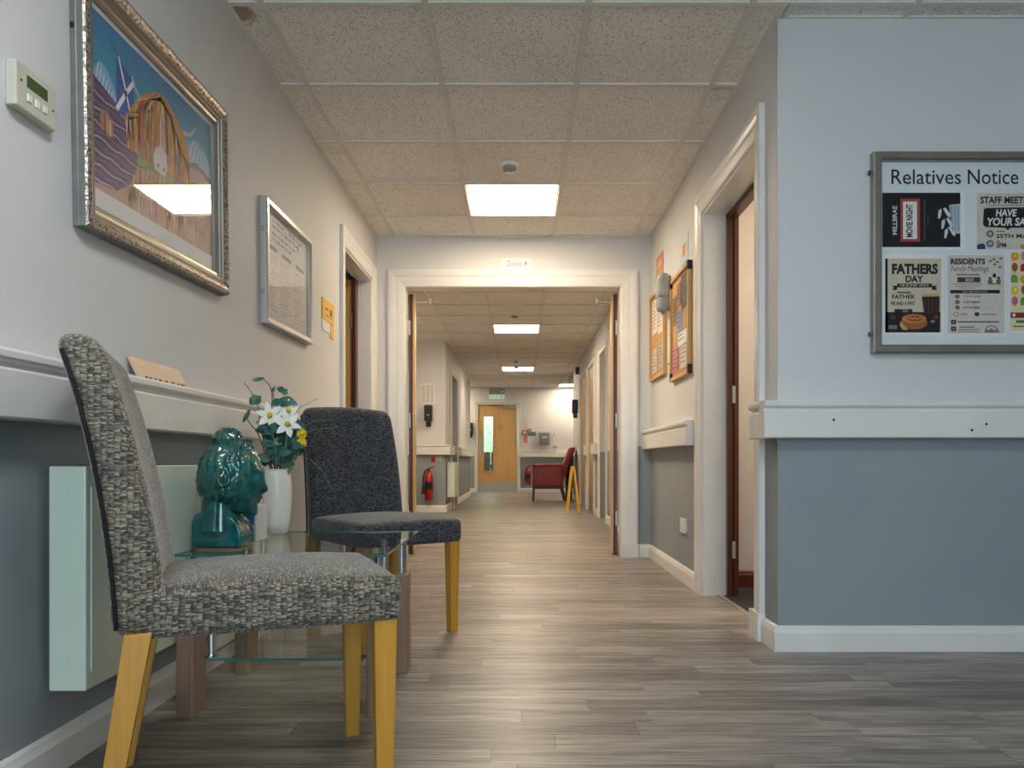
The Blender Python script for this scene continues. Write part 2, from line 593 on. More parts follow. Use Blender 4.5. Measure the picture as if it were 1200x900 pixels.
def tag(o, label=None, cat=None, group=None, kind=None):
    if label: o['label'] = label
    if cat: o['category'] = cat
    if group: o['group'] = group
    if kind: o['kind'] = kind
    return o
def thing(name, loc, label, cat, rotz=0.0, group=None, tilt=0.0):
    o = bpy.data.objects.new(name, None)
    C.objects.link(o)
    o.empty_display_size = 0.1
    o.location = loc
    o.rotation_euler = (0, tilt, rotz)
    return tag(o, label, cat, group)
def struct(o):
    o['kind'] = 'structure'
    return o
def copy_tree(o, parent=None):
    c = o.copy(); C.objects.link(c); c.parent = parent
    for ch in list(o.children): copy_tree(ch, c)
    return c

def text_mb(mb, s, x0, z0, x1, z1, y, col=None, bold=0.0, rot=0, shear=0.0):
    """lettering fitted into the rectangle x0..x1, z0..z1 of a plane facing -y"""
    cu = bpy.data.curves.new('lettering', 'FONT')
    cu.body = s; cu.resolution_u = 3; cu.offset = bold; cu.shear = shear
    ob = bpy.data.objects.new('lettering', cu)
    me = bpy.data.meshes.new_from_object(ob)
    P = [Vector((p.co.x, p.co.y)) for p in me.vertices]
    if rot: P = [Vector((-p.y, p.x)) for p in P]
    ax, bx = min(p.x for p in P), max(p.x for p in P)
    ay, by = min(p.y for p in P), max(p.y for p in P)
    vs = [(x0 + (p.x - ax) / (bx - ax) * (x1 - x0), y, z0 + (p.y - ay) / (by - ay) * (z1 - z0)) for p in P]
    mb.col = col
    mb.add(vs, [tuple(p.vertices) for p in me.polygons])
    bpy.data.objects.remove(ob); bpy.data.curves.remove(cu); bpy.data.meshes.remove(me)

def at(px, py, d):
    return Vector(((px - 610) * d / F_PX, d, CAM_H + (540 - py) * d / F_PX))
# ================================================================== SETTING
XL, XR = -1.08, 0.975
YN = 2.86           # wall with the notice board
YP = 5.65           # wall with the double doorway
CEIL = 2.40
XRF, XLF = 1.0, -1.055
YS, YE = 10.6, 17.3

def segwall(name, boxes, mat='wall_paint'):
    mb = MB()
    for a, b in boxes: mb.box(a, b)
    return struct(mb.build(name, mat))

TOP = 2.46
segwall('wall_left', [((XL-.12, -3.2, 0), (XL, 4.61, TOP)), ((XL-.12, 4.61, 2.03), (XL, 5.46, TOP)), ((XL-.12, 5.46, 0), (XL, YP, TOP))])
segwall('wall_right', [((XR, YN+.12, 0), (XR+.12, 3.12, TOP)), ((XR, 3.12, 2.04), (XR+.12, 4.03, TOP)), ((XR, 4.03, 0), (XR+.12, YP, TOP))])
segwall('wall_front', [((XR, YN, 0), (4.5, YN+.12, TOP))])
PX0, PX1, PZ = -0.863, 0.748, 2.02
segwall('wall_portal', [((-3.0, YP, 0), (PX0-.012, YP+.12, TOP)), ((PX1+.012, YP, 0), (4.5, YP+.12, TOP)), ((PX0-.012, YP, PZ+.012), (PX1+.012, YP+.12, TOP))])
segwall('wall_left_hall', [((-2.42, YP+.12, 0), (-2.3, YS, TOP))])
segwall('wall_left_step', [((-3.0, YS, 0), (XLF, YS+.12, TOP))])
segwall('wall_left_far', [((XLF-.12, YS+.12, 0), (XLF, 11.45, TOP)), ((XLF-.12, 11.45, 2.04), (XLF, 12.55, TOP)), ((XLF-.12, 12.55, 0), (XLF, 15.8, TOP)),
                          ((-3.0, 15.68, 0), (XLF-.12, 15.8, TOP))])
segwall('wall_right_far', [((XRF, YP+.12, 0), (XRF+.12, 8.75, TOP)), ((XRF, 8.75, 2.05), (XRF+.12, 9.5, TOP)), ((XRF, 9.5, 0), (XRF+.12, 10.16, TOP)),
                           ((XRF, 10.16, 2.05), (XRF+.12, 11.05, TOP)), ((XRF, 11.05, 0), (XRF+.12, 11.45, TOP)), ((XRF, 11.45, 2.05), (XRF+.12, 12.45, TOP)),
                           ((XRF, 12.45, 0), (XRF+.12, 14.3, TOP)), ((XRF+.12, 14.18, 0), (4.5, 14.3, TOP))])
DX0, DX1, DZ = -0.985, -0.075, 2.01
segwall('wall_far', [((-3.0, YE, 0), (DX0, YE+.12, TOP)), ((DX1, YE, 0), (4.5, YE+.12, TOP)), ((DX0, YE, DZ), (DX1, YE+.12, TOP))])
segwall('wall_outer_left', [((-3.12, -3.32, 0), (-3.0, YE+.12, TOP))])
segwall('wall_outer_right', [((4.5, -3.32, 0), (4.62, YE+.12, TOP))])
# lobby wall behind the camera with a wide window
segwall('wall_back', [((-3.0, -3.32, 0), (-.95, -3.2, TOP)), ((-.95, -3.32, 0), (1.25, -3.2, .35)), ((-.95, -3.32, 2.15), (1.25, -3.2, TOP)), ((1.25, -3.32, 0), (4.5, -3.2, TOP))])
mb = MB()
for z0, z1 in ((.35, .41), (2.09, 2.15)): mb.box((-.95, -3.29, z0), (1.25, -3.23, z1))
for xa in (-.95, .12, 1.19): mb.box((xa, -3.29, .41), (xa+.06, -3.23, 2.09))
struct(mb.build('window_1', 'white_gloss'))
# partitions of the rooms next to the corridor
segwall('wall_room_right', [((1.2, 4.30, 0), (4.5, 4.42, TOP))], 'room_cream')
segwall('wall_room_left', [((-3.0, 4.0, 0), (XL-.12, 4.12, TOP))], 'room_cream')
segwall('wall_room_left_far', [((-3.0, 13.4, 0), (XLF-.12, 13.5, TOP))], 'room_cream')
segwall('wall_room_recess', [((XRF+.30, 8.6, 0), (XRF+.36, 9.7, TOP)), ((XRF+.12, 9.5, 0), (XRF+.30, 9.6, TOP)), ((XRF+.12, 8.65, 0), (XRF+.30, 8.75, TOP))], 'room_cream')

# ------------------------------------------------------------ floor
fl = MB().box((-3.12, -3.32, -.12), (4.62, YE+.12, -.006)).build('floor', 'fill_dark'); struct(fl)
MB().box((XR+.10, YN+.12, -.005), (4.5, 4.30, .004)).build('carpet', 'carpet_dark', fl)
MB().box((XR+.075, 3.12, -.005), (XR+.10, 4.03, .006)).build('threshold_strip', 'silver_trim', fl)
rest = MB()
near = []
rw = 0.096
y = -3.2
rowi = 0
while y < YE:
    y1 = min(y + rw, YE)
    if y1 <= YN: xa, xb = XL, 4.5
    elif y < YP: xa, xb = XL, XR + .075
    elif y < YS: xa, xb = -2.3, XRF + .12
    elif y < 14.3: xa, xb = XLF - .12, XRF + .12
    else: xa, xb = -3.0, 4.5
    x = xa - random.uniform(0, .8)
    while x < xb:
        L = random.choice((.38, .5, .62, .76, .92, 1.05)) * random.uniform(.92, 1.06)
        a, b = max(x, xa), min(x + L, xb)
        if b - a > .02:
            t = random.random()
            t = t * t * (3 - 2 * t)
            dz = -.0004 * random.random()
            args = ((a + .0005, y + .0005, -.006), (b - .0005, y1 - .0005, dz))
            col = (t, random.random(), 0, 1)
            vis = 1.6 < y < 4.6 and a < 0.70 * y + .1
            if vis:
                near.append((args, col))
            else:
                rest.col = col; rest.box(*args)
        x += L
    y = y1
    rowi += 1
print('near planks', len(near))
for args, col in near:
    mb = MB(); mb.col = col; mb.box(*args)
    mb.build('plank', 'floor_plank', fl)
o = rest.build('planks_beyond', 'floor_plank', fl); o['kind'] = 'stuff'

# ------------------------------------------------------------ ceiling: slab, grid of bars, tiles
ce = MB().box((-3.12, -3.32, TOP), (4.62, YE+.12, TOP+.1)).build('ceiling', 'fill_dark'); struct(ce)
tile_cache = {}
def tile(x0, y0, x1, y1):
    g = .003
    w, d = round(x1 - x0, 3), round(y1 - y0, 3)
    if w < .03 or d < .03: return
    if (w, d) not in tile_cache:
        mb = MB(); mb.box((-w/2 + g, -d/2 + g, 0), (w/2 - g, d/2 - g, .016))
        o = mb.build('ceiling_tile', 'ceiling_tile_fibre', ce)
        tile_cache[(w, d)] = o.data
    else:
        o = bpy.data.objects.new('ceiling_tile', tile_cache[(w, d)]); C.objects.link(o); o.parent = ce
    o.location = ((x0+x1)/2, (y0+y1)/2, CEIL + .004)
LIGHTS = []
BARS = set()
def grid(xlines, ylines, lamps):
    for i in range(len(xlines) - 1):
        for j in range(len(ylines) - 1):
            x0, x1, y0, y1 = xlines[i], xlines[i+1], ylines[j], ylines[j+1]
            if any(abs((x0+x1)/2 - lx) < .31 and abs((y0+y1)/2 - ly) < .3 and x1 - x0 > .55 and y1 - y0 > .55 for lx, ly in lamps):
                LIGHTS.append(((x0+x1)/2, (y0+y1)/2)); continue
            tile(x0, y0, x1, y1)
    for x in xlines:
        if (0, x, ylines[0]) in BARS: continue
        BARS.add((0, x, ylines[0]))
        MB().box((x-.012, ylines[0], CEIL-.005), (x+.012, ylines[-1], CEIL+.004)).build('ceiling_bar', 'ceiling_bar_paint', ce)
    for yy in ylines:
        if yy in BARS: continue
        BARS.add(yy)
        MB().box((xlines[0], yy-.012, CEIL-.0045), (xlines[-1], yy+.012, CEIL+.0035)).build('ceiling_bar', 'ceiling_bar_paint', ce)
cols = [-.95, -.35, .25, .85]
lob = [XL] + cols + [1.45, 2.05, 2.65, 3.25, 3.85, 4.5]
grid(lob, [-3.2, -2.63, -2.03, -1.43, -.83, -.23, .37, .97, 1.57, 2.17, 2.77], [(-.05, .67)])
grid([XR + .02] + [1.45, 2.05, 2.65, 3.25, 3.85, 4.5], [2.77, YN], [])
# the strip of ceiling that fills the corner row, then the short corridor
grid([XL] + cols + [XR], [2.77, 3.37, 3.97, 4.57, 5.17, YP], [(-.05, 4.87)])
rows2 = [YP + .12] + [round(6.32 + .6 * k, 3) for k in range(7)] + [YS]
grid([-2.3, -2.15, -1.55] + cols + [XRF], rows2, [(-1.85, 8.42), (-.05, 6.62), (-.05, 9.62)])  # side bay panel and nearest hall panel are unseen, added to brighten the hall
grid([XLF] + cols + [XRF], [YS, 11.12, 11.72, 12.32, 12.92, 13.52, 14.12, 14.72, 15.32, 15.8], [(-.05, 13.82)])
grid([XRF, 2.05, 3.25, 4.5], [14.3, 15.05, 15.8], [])
grid([-3.0, -2.15, -1.55] + cols + [1.45, 2.05, 3.25, 4.5], [15.8, 16.52, 17.12, YE], [(-1.85, 16.82), (1.15, 16.82)])  # left panel is out of view, added to brighten the corridor end
MB().box((-3.0, YP, CEIL), (-2.42, YS, CEIL+.02)).build('plaster_panel', 'room_cream', ce)
MB().box((XR+.12, YN+.12, CEIL), (4.5, YP, CEIL+.02)).build('plaster_panel', 'room_cream', ce)
MB().box((-3.0, -3.2, CEIL), (XL-.12, YP, CEIL+.02)).build('plaster_panel', 'room_cream', ce)
MB().box((XRF+.12, YP+.12, CEIL), (4.5, 14.18, CEIL+.02)).build('plaster_panel', 'room_cream', ce)
MB().box((-3.0, YS+.12, CEIL), (XLF-.12, 15.68, CEIL+.02)).build('plaster_panel', 'room_cream', ce)

LAMP_LABELS = ['glowing square ceiling panel in the lobby above the near chair',
    'large bright square ceiling panel nearest the double doorway', 'added unseen ceiling panel brightening the side bay left of the far hall', 'added hidden ceiling panel brightening the far hall behind the doorway head', 'bright ceiling panel first beyond the double doorway', 'small bright ceiling panel second beyond the double doorway',
    'added unseen ceiling panel brightening the cross passage left of the far door', 'tiny bright ceiling panel far right near the end wall']
def ceiling_light(x, y, label, dm='lamp_diffuser'):
    t = thing('ceiling_light', (x, y, CEIL), label, 'ceiling light', group='square ceiling panels')
    fr = MB()
    for a, b in (((-.297, -.297), (.297, -.277)), ((-.297, .277), (.297, .297)), ((-.297, -.277), (-.277, .277)), ((.277, -.277), (.297, .277))):
        fr.box((a[0], a[1], .004), (b[0], b[1], .03))
    fr.build('frame', 'white_plastic', t)
    MB().box((-.277, -.277, .006), (.277, .277, .026)).build('diffuser', dm, t)
print('LIGHTS', LIGHTS)
for (x, y), lb in zip(LIGHTS, LAMP_LABELS):
    ceiling_light(x, y, lb, 'lamp_diffuser_cool' if y < 2 else 'lamp_diffuser')
t = thing('ceiling_light', (2.1, 3.64, CEIL), 'added unseen ceiling panel lighting the side room behind the right doorway', 'ceiling light', group='square ceiling panels')  # added lamp, itself never in view, so the side room is lit
MB().box((-.3, -.3, -.03), (.3, .3, 0)).build('frame', 'white_plastic', t)
MB().box((-.277, -.277, -.036), (.277, .277, -.03)).build('diffuser', 'lamp_diffuser', t)

# ------------------------------------------------------------ skirting boards
BP = [(0, 0), (-.018, 0), (-.018, .07), (-.013, .082), (-.011, .09), (-.004, .096), (0, .096)]
def skirting(name, runs, mat='white_gloss'):
    """runs: (kind, wall coordinate, a, b); kind f faces -y, l faces +x (on a left wall), r faces -x"""
    mb = MB()
    for k, w, a, b in runs:
        if k == 'f': mb.prism([(w + p[0], p[1]) for p in BP], a, b, 'x')
        elif k == 'l': mb.prism([(w - p[0], p[1]) for p in BP][::-1], a, b, 'y')
        elif k == 'r': mb.prism([(w + p[0], p[1]) for p in BP], a, b, 'y')
    return struct(mb.build(name, mat))
skirting('baseboard_left', [('l', XL, -3.2, 4.503), ('l', XL, 5.57, YP)])
skirting('baseboard_right', [('r', XR, YN, 3.01), ('r', XR, 4.14, YP)])
skirting('baseboard_front', [('f', YN, XR - .018, 4.5)])
skirting('baseboard_portal', [('f', YP, .885, XR)])
skirting('baseboard_left_step', [('f', YS, -2.3, XLF + .018)])
skirting('baseboard_left_far', [('l', XLF, YS, 11.37), ('l', XLF, 12.63, 15.8)])
skirting('baseboard_right_far', [('r', XRF, YP + .12, 8.68), ('r', XRF, 9.57, 10.09), ('r', XRF, 11.12, 11.38), ('r', XRF, 12.52, 14.3)])
skirting('baseboard_far', [('f', YE, -3.0, DX0 - .07), ('f', YE, DX1 + .07, 4.5)])
skirting('baseboard_side_room', [('f', 4.30, 1.2, 4.5)], 'brown_lining')

# ------------------------------------------------------------ door casings (moulded architraves) and jambs
def arch_prof(w):
    # across the casing width u (0 outer .. w inner) -> depth off the wall
    return [(0, 0), (0, .022), (w*.12, .026), (w*.3, .024), (w*.45, .018), (w*.62, .017), (w*.8, .014), (w*.93, .012), (w, .006), (w, 0)]
def casing(mb, u0, u1, ztop, w, place):
    """place(u, off, z) -> world. opening u0..u1 up to ztop"""
    pr = arch_prof(w)
    n = len(pr)
    paths = []
    for (q, off) in pr:
        k = w - q      # distance outward from the opening
        paths.append([place(u0 - k, off, 0), place(u0 - k, off, ztop + k), place(u1 + k, off, ztop + k), place(u1 + k, off, 0)])
    vs = [p for path in paths for p in path]
    fs = []
    for i in range(n):
        j = (i + 1) % n
        for s in range(3):
            fs.append((i*4 + s, j*4 + s, j*4 + s + 1, i*4 + s + 1))
    fs.append(tuple(i*4 for i in range(n))); fs.append(tuple(i*4 + 3 for i in range(n))[::-1])
    mb.add(vs, fs)
def trim(name, fn):
    mb = MB(); fn(mb)
    bm = mb.build(name, 'white_gloss')
    b = bmesh.new(); b.from_mesh(bm.data); bmesh.ops.recalc_face_normals(b, faces=b.faces); b.to_mesh(bm.data); b.free()
    return struct(bm)
def t_portal(mb):
    casing(mb, PX0, PX1, PZ, .128, lambda u, o, z: (u, YP - o, z))
    mb.box((PX0 - .012, YP + .0, 0), (PX0, YP + .12, PZ)); mb.box((PX1, YP, 0), (PX1 + .012, YP + .12, PZ)); mb.box((PX0 - .012, YP, PZ), (PX1 + .012, YP + .12, PZ + .012))
    mb.box((PX0 - .132, YP - .03, 0), (PX0 - .001, YP, .10)); mb.box((PX1 + .001, YP - .03, 0), (PX1 + .132, YP, .10))
trim('trim_1', t_portal)
def t_right(mb):
    casing(mb, 3.12, 4.03, 2.04, .11, lambda u, o, z: (XR - o, u, z))
    mb.box((XR, 3.12, 0), (XR + .12, 3.132, 2.04)); mb.box((XR, 4.018, 0), (XR + .12, 4.03, 2.04)); mb.box((XR, 3.12, 2.028), (XR + .12, 4.03, 2.04))
    mb.box((XR - .03, 3.005, 0), (XR, 3.125, .11))
trim('trim_2', t_right)
def t_left(mb):
    casing(mb, 4.61, 5.46, 2.03, .105, lambda u, o, z: (XL + o, u, z))
    mb.box((XL - .10, 4.61, 0), (XL, 4.622, 2.03)); mb.box((XL - .10, 5.448, 0), (XL, 5.46, 2.03)); mb.box((XL - .10, 4.61, 2.018), (XL, 5.46, 2.03))
trim('trim_3', t_left)
def t_far(mb):
    casing(mb, DX0, DX1, DZ, .07, lambda u, o, z: (u, YE - o, z))
trim('trim_4', t_far)
trim('trim_5', lambda mb: casing(mb, 11.45, 12.55, 2.04, .08, lambda u, o, z: (XLF + o, u, z)))
trim('trim_6', lambda mb: casing(mb, 8.75, 9.5, 2.05, .07, lambda u, o, z: (XRF - o, u, z)))
trim('trim_7', lambda mb: casing(mb, 10.16, 11.05, 2.05, .07, lambda u, o, z: (XRF - o, u, z)))
trim('trim_8', lambda mb: casing(mb, 11.45, 12.45, 2.05, .07, lambda u, o, z: (XRF - o, u, z)))

# brown stained lining with a black seal inside the right-hand doorway
dl = MB().box((XR + .12, 3.985, 0), (XR + .145, 4.045, 2.06)).box((XR + .12, 3.10, 2.0), (XR + .17, 4.045, 2.06)).build('door_1', 'brown_lining'); struct(dl)
MB().box((XR + .145, 3.992, 0), (XR + .155, 4.045, 2.03)).build('smoke_seal', 'black_rubber', dl)
MB().box((XR + .155, 3.985, 0), (XR + .178, 4.045, 2.03)).build('leaf_edge', 'brown_lining', dl)
for z in (.25, 1.07):
    MB().box((XR + .143, 3.980, z - .045), (XR + .160, 3.986, z + .045)).build('hinge', 'satin_steel', dl)

# left side door: oak leaf standing open into the room
def leaf(name, w, h, label=None):
    t = bpy.data.objects.new(name, None); C.objects.link(t); t['kind'] = 'structure'
    return t
d2 = leaf('door_2', .8, 2.0)
d2.location = (XL - .125, 5.40, 0)
MB().box((-.80, -.022, .01), (-.012, .022, 2.01)).build('leaf', 'oak_veneer', d2)
MB().box((-.012, -.022, .01), (-.0, .022, 2.01)).build('edge_lipping', 'oak_edge', d2)
MB().box((0, -.012, .01), (.004, .012, 2.01)).build('smoke_seal', 'black_rubber', d2)
MB().box((.008, -.03, .0), (.03, .06, 2.03)).build('frame_stop', 'brown_lining', d2)
for z in (.3, 1.05, 1.72):
    MB().box((.0, -.03, z - .05), (.02, -.022, z + .05)).build('hinge', 'satin_steel', d2)

# double doors held open beyond the doorway
def portal_leaf(name, x, ang, s):
    t = leaf(name, .8, 2.0); t.location = (x, YP + .135, 0); t.rotation_euler = (0, 0, ang)
    def bx(a, b): return (s*a[0], a[1], a[2]), (s*b[0], b[1], b[2])
    MB().box(*bx((0, .006, .008), (.044, .84, 2.0))).build('leaf', 'oak_veneer', t)
    MB().box(*bx((0.030, 0, .008), (.044, .006, 2.0))).build('edge_lipping', 'oak_edge', t)
    MB().box(*bx((0.0, 0, .008), (.012, .006, 2.0))).build('edge_lipping', 'brown_lining', t)
    MB().box(*bx((.012, .002, .008), (.030, .006, 2.0))).build('smoke_seal', 'brown_lining', t)
    MB().box(*bx((.017, .0, .008), (.024, .003, 2.0))).build('intumescent_strip', 'black_rubber', t)
    for z in (.28, 1.03, 1.74):
        hg_ = MB().box(*bx((-.006, -.006, z-.055), (.014, .001, z+.055))).build('hinge', 'satin_steel', t)
        MB().tube([(s*-.004, -.006, z-.05), (s*-.004, -.006, z+.05)], .007, 8).build('hinge_pin', 'satin_steel', hg_)
    # closer arm reaching out from the head of the leaf
    ca_ = MB().tube([(s*.045, .10, 1.955), (s*.16, .08, 1.962)], .005, 6).build('closer_arm', 'white_plastic', t)
    MB().tube([(s*.16, .08, 1.945), (s*.16, .08, 1.985)], .009, 8).build('closer_pivot', 'white_plastic', ca_)
portal_leaf('door_3', PX0 + .006, math.radians(7), 1)
portal_leaf('door_4', PX1 - .006, math.radians(-6), -1)

# far oak fire door with vision panel
d5 = leaf('door_5', .9, 2.0); d5.location = (0, YE + .03, 0)
lw = MB()
vx0, vx1, vz0, vz1 = at(567, 0, YE).x, at(577.5, 0, YE).x, at(0, 552, YE).z, at(0, 488, YE).z
for a, b in (((DX0+.004, .01), (vx0, DZ-.004)), ((vx1, .01), (DX1-.004, DZ-.004)), ((vx0, .01), (vx1, vz0)), ((vx0, vz1), (vx1, DZ-.004))):
    lw.box((a[0], 0, a[1]), (b[0], .044, b[1]))
lw.build('leaf', 'oak_veneer', d5)
vf = MB()
for a, b in (((vx0-.02, vz0-.02), (vx0, vz1+.02)), ((vx1, vz0-.02), (vx1+.02, vz1+.02)), ((vx0, vz0-.02), (vx1, vz0)), ((vx0, vz1), (vx1, vz1+.02))):
    vf.box((a[0], -.012, a[1]), (b[0], 0, b[1]))
vfo = vf.build('vision_frame', 'oak_edge', d5)
MB().box((vx0, .018, vz0), (vx1, .024, vz1)).build('pane', 'door_glass', d5)
MB().box((DX0+.01, -.004, .003), (DX1-.01, 0, .225)).build('kick_plate', 'satin_steel', d5)
MB().box((at(561.5, 0, YE).x, -.004, .88), (at(564.5, 0, YE).x, 0, 1.30)).build('push_plate', 'satin_steel', d5)
h = MB().tube([(-.92, -.005, 1.10), (-.92, -.06, 1.10), (-.80, -.06, 1.10)], .012, 8)
h.build('handle', 'satin_steel', d5)
MB().box((-.46, -.05, 1.93), (-.09, 0, 1.985)).build('closer', 'grey_plastic', d5)
MB().box((-.70, -.03, 1.985), (-.40, -.015, 2.0)).build('closer_arm', 'black_plastic', d5)
MB().box((-.52, -.002, 1.42), (-.42, 0, 1.56)).build('door_sign', 'oak_edge', d5)
# oak doors along the right-hand far wall
def side_door(name, y0, y1):
    t = leaf(name, 1, 2); t.location = (XRF + .003, 0, 0)
    yy0, yy1 = y0 + .02, y1 - .02
    vm0, vm1 = yy0 + .14, yy0 + .26
    m = MB()
    for a, b in (((yy0, .01), (vm0, 2.04)), ((vm1, .01), (yy1, 2.04)), ((vm0, .01), (vm1, .55)), ((vm0, 1.85), (vm1, 2.04))):
        m.box((0, a[0], a[1]), (.044, b[0], b[1]))
    m.build('leaf', 'oak_veneer', t)
    MB().box((.018, vm0, .55), (.024, vm1, 1.85)).build('pane', 'door_glass', t)
    MB().box((-.004, yy0 + .01, .01), (0, yy1 - .01, .23)).build('kick_plate', 'satin_steel', t)
    MB().box((-.004, yy0 + .02, .95), (0, yy0 + .09, 1.3)).build('push_plate', 'satin_steel', t)
    return t
side_door('door_6', 10.16, 11.05)
side_door('door_7', 11.45, 12.45)

MB().box((DX0, -.02, 0), (DX1, .08, .008)).build('threshold', 'satin_steel', d5)
# outdoors seen through the far vision panel
hg = MB()
def hfn(d, th, ph): return 1 + .12 * math.sin(9*th + 3*ph) * math.cos(7*ph)
for k in range(9):
    hg.ellipsoid((-3.2 + k*.75, 21.0 + .3*(k % 2), 1.5 + .2*math.sin(k*2.1)), (.75, .7, 1.35), 20, 14, hfn)
tag(hg.build('hedge', 'hedge_green', smooth=40), 'leafy green hedge seen through the far door panel', 'hedge')
fc = thing('fence', (-.55, 18.2, 0), 'low dark brown fence outside the far door', 'fence')
for k in range(14):
    MB().box((-1.3 + k*.19, 0, 0), (-1.3 + k*.19 + .17, .03, .93)).build('fence_board', 'fence_brown', fc)
MB().box((-1.35, .03, .55), (1.4, .06, .63)).build('fence_rail', 'fence_brown', fc)
struct(MB().box((-12, YE + .13, -.2), (12, 30, -.02)).build('ground', 'grass'))
# ================================================================== BUMPER RAILS
RP = [(0, .805), (-.062, .805), (-.066, .809), (-.066, .900), (-.062, .905), (-.055, .908), (-.055, .916), (-.066, .920), (-.070, .926), (-.070, .938), (-.064, .945), (0, .945)]
def rail(name, label, runs, screws=()):
    t = thing(name, (0, 0, 0), label, 'handrail', group='white wall rails')
    for k, w, a, b in runs:
        mb = MB()
        if k == 'f': mb.prism([(w + p[0], p[1]) for p in RP], a, b, 'x')
        elif k == 'l': mb.prism([(w - p[0], p[1]) for p in RP][::-1], a, b, 'y')
        else: mb.prism([(w + p[0], p[1]) for p in RP], a, b, 'y')
        mb.build('rail_board', 'white_gloss', t)
    for k, w, p, z in screws:
        if k == 'f': MB().tube([(p, w - .066, z), (p, w - .069, z)], .006, 10).build('screw_cap', 'white_plastic', t)
        else: MB().tube([(w + .066, p, z), (w + .069, p, z)], .006, 10).build('screw_cap', 'white_plastic', t)
    return t
rail('bumper_rail', 'white bumper rail under the large framed picture', [('l', XL, -3.2, 3.05)], [('l', XL, yy, z) for yy in (2.17, 2.78) for z in (.835, .885)])
rail('bumper_rail', 'white bumper rail wrapping the corner below the notice board', [('f', YN, XR - .0705, 4.5), ('r', XR, YN, 3.0)],
     [('f', YN, x, z) for x in (1.12, 2.02) for z in (.835, .885)])
rail('bumper_rail', 'short white bumper rail below the pinboards', [('r', XR, 4.16, YP)])
rail('bumper_rail', 'white bumper rail above the fire extinguisher by the left dispenser', [('f', YS, -2.3, XLF + .0705), ('l', XLF, YS, 11.36)])
rail('bumper_rail', 'far left bumper rail between side opening and end wall', [('l', XLF, 12.64, 15.8)])
rail('bumper_rail', 'white bumper rail across the end wall behind the red armchair', [('f', YE, DX1 + .08, 2.0)])
rail('bumper_rail', 'bumper rail on the right far wall before the first oak door', [('r', XRF, 9.58, 10.08)])
rail('bumper_rail', 'bumper rail piece between the two oak side doors', [('r', XRF, 11.13, 11.37)])

rl_ = [o for o in C.objects if o.name.startswith('bumper_rail') and 'wrapping' in o.get('label', '')][0]
for px_, py_ in ((977, 492), (1156, 497), (1139, 504)):
    q_ = at(px_, py_, YN - .066)
    MB().tube([(q_.x, YN - .0660, q_.z), (q_.x, YN - .0665, q_.z)], .005, 8).build('screw_hole', 'black_plastic', rl_)

# ================================================================== CHAIRS
def chair(name, label, fab, loc, rotz):
    t = thing(name, loc, label, 'chair', rotz, 'upholstered dining chairs')
    def seat_def(p):
        u, v = p.x / .235, p.y / .245
        if p.z > 0:
            k = max(0, 1 - abs(u) ** 3) * max(0, 1 - abs(v) ** 3)
            p.z += .022 * k * (p.z / .048)
        p.x *= 1 - .05 * max(0, v)
        return p
    MB().rbox((.235, .25, .048), .022, 10, seat_def, (0, -.03, .428)).build('seat', fab, t, smooth=50)
    def back_def(p):
        h = (p.z + .285) / .57
        p.x *= 1 - .05 * h * h
        top = max(0, (h - .82) / .18)
        p.z -= .012 * top * (p.x / .21) ** 2
        p.y *= 1 - .22 * h
        p.y += .015 * (abs(p.x) / .22) ** 2 * -1 + .010
        p.y += .03 * h + .075 * h * h
        return p
    bk_ = MB().rbox((.225, .050, .294), .040, 12, back_def, (0, .222, .674), 4).build('backrest', fab, t, smooth=50)
    def piping(x):
        pts = []
        for k in range(13):
            q = back_def(Vector((x, .042, -.27 + .53 * k / 12)))
            pts.append((q.x, q.y + .222, q.z + .674))
        return pts
    for sx in (-1, 1):
        MB().tube(piping(sx * .220), .0040, 6).build('piping', 'black_rubber', bk_, smooth=60)
    for sx in (-1, 1):
        a, b = .024, .017
        x, y = sx * .203, -.245
        MB().hexa([(x-b, y-b, 0), (x+b, y-b, 0), (x+b, y+b, 0), (x-b, y+b, 0)], [(x-a, y-a, .386), (x+a, y-a, .386), (x+a, y+a, .386), (x-a, y+a, .386)]).build('leg', 'oak_leg', t, bevel=.002)
        y2, yb = .222, .285
        MB().hexa([(x-b, yb-b, 0), (x+b, yb-b, 0), (x+b, yb+b, 0), (x-b, yb+b, 0)], [(x-a, y2-a, .395), (x+a, y2-a, .395), (x+a, y2+a, .395), (x-a, y2+a, .395)]).build('leg', 'oak_leg', t, bevel=.002)
    return t
chair('dining_chair', 'taupe woven high-back chair with oak legs in the left foreground', 'taupe_weave', (-.595, 1.705, 0), math.radians(112))
chair('dining_chair', 'charcoal high-back chair with oak legs beyond the glass table', 'charcoal_weave', (-.60, 3.24, 0), math.radians(39))

# ================================================================== RADIATOR COVER
t = thing('radiator_cover', (XL + .004, 1.70, 0), 'white low radiator cover fixed to the left wall behind the chairs', 'radiator')
cs_ = MB().box((.012, 0, .20), (.096, 1.42, .708)).build('casing', 'radiator_white', t, bevel=.004)
MB().box((.0962, .02, .24), (.0985, 1.40, .66)).build('front_panel', 'radiator_white', t)
for z in (.27, .66):
    MB().tube([(.05, .001, z), (.05, -.003, z)], .010, 12).build('screw_cap', 'radiator_white', cs_)
for k in range(30):
    MB().box((.03, .08 + k*.043, .7081), (.08, .08 + k*.043 + .022, .7095)).build('grille_slot', 'black_plastic', cs_)
for yy in (.2, 1.2):
    MB().box((0, yy, .3), (.012, yy+.05, .6)).build('bracket', 'satin_steel', t)

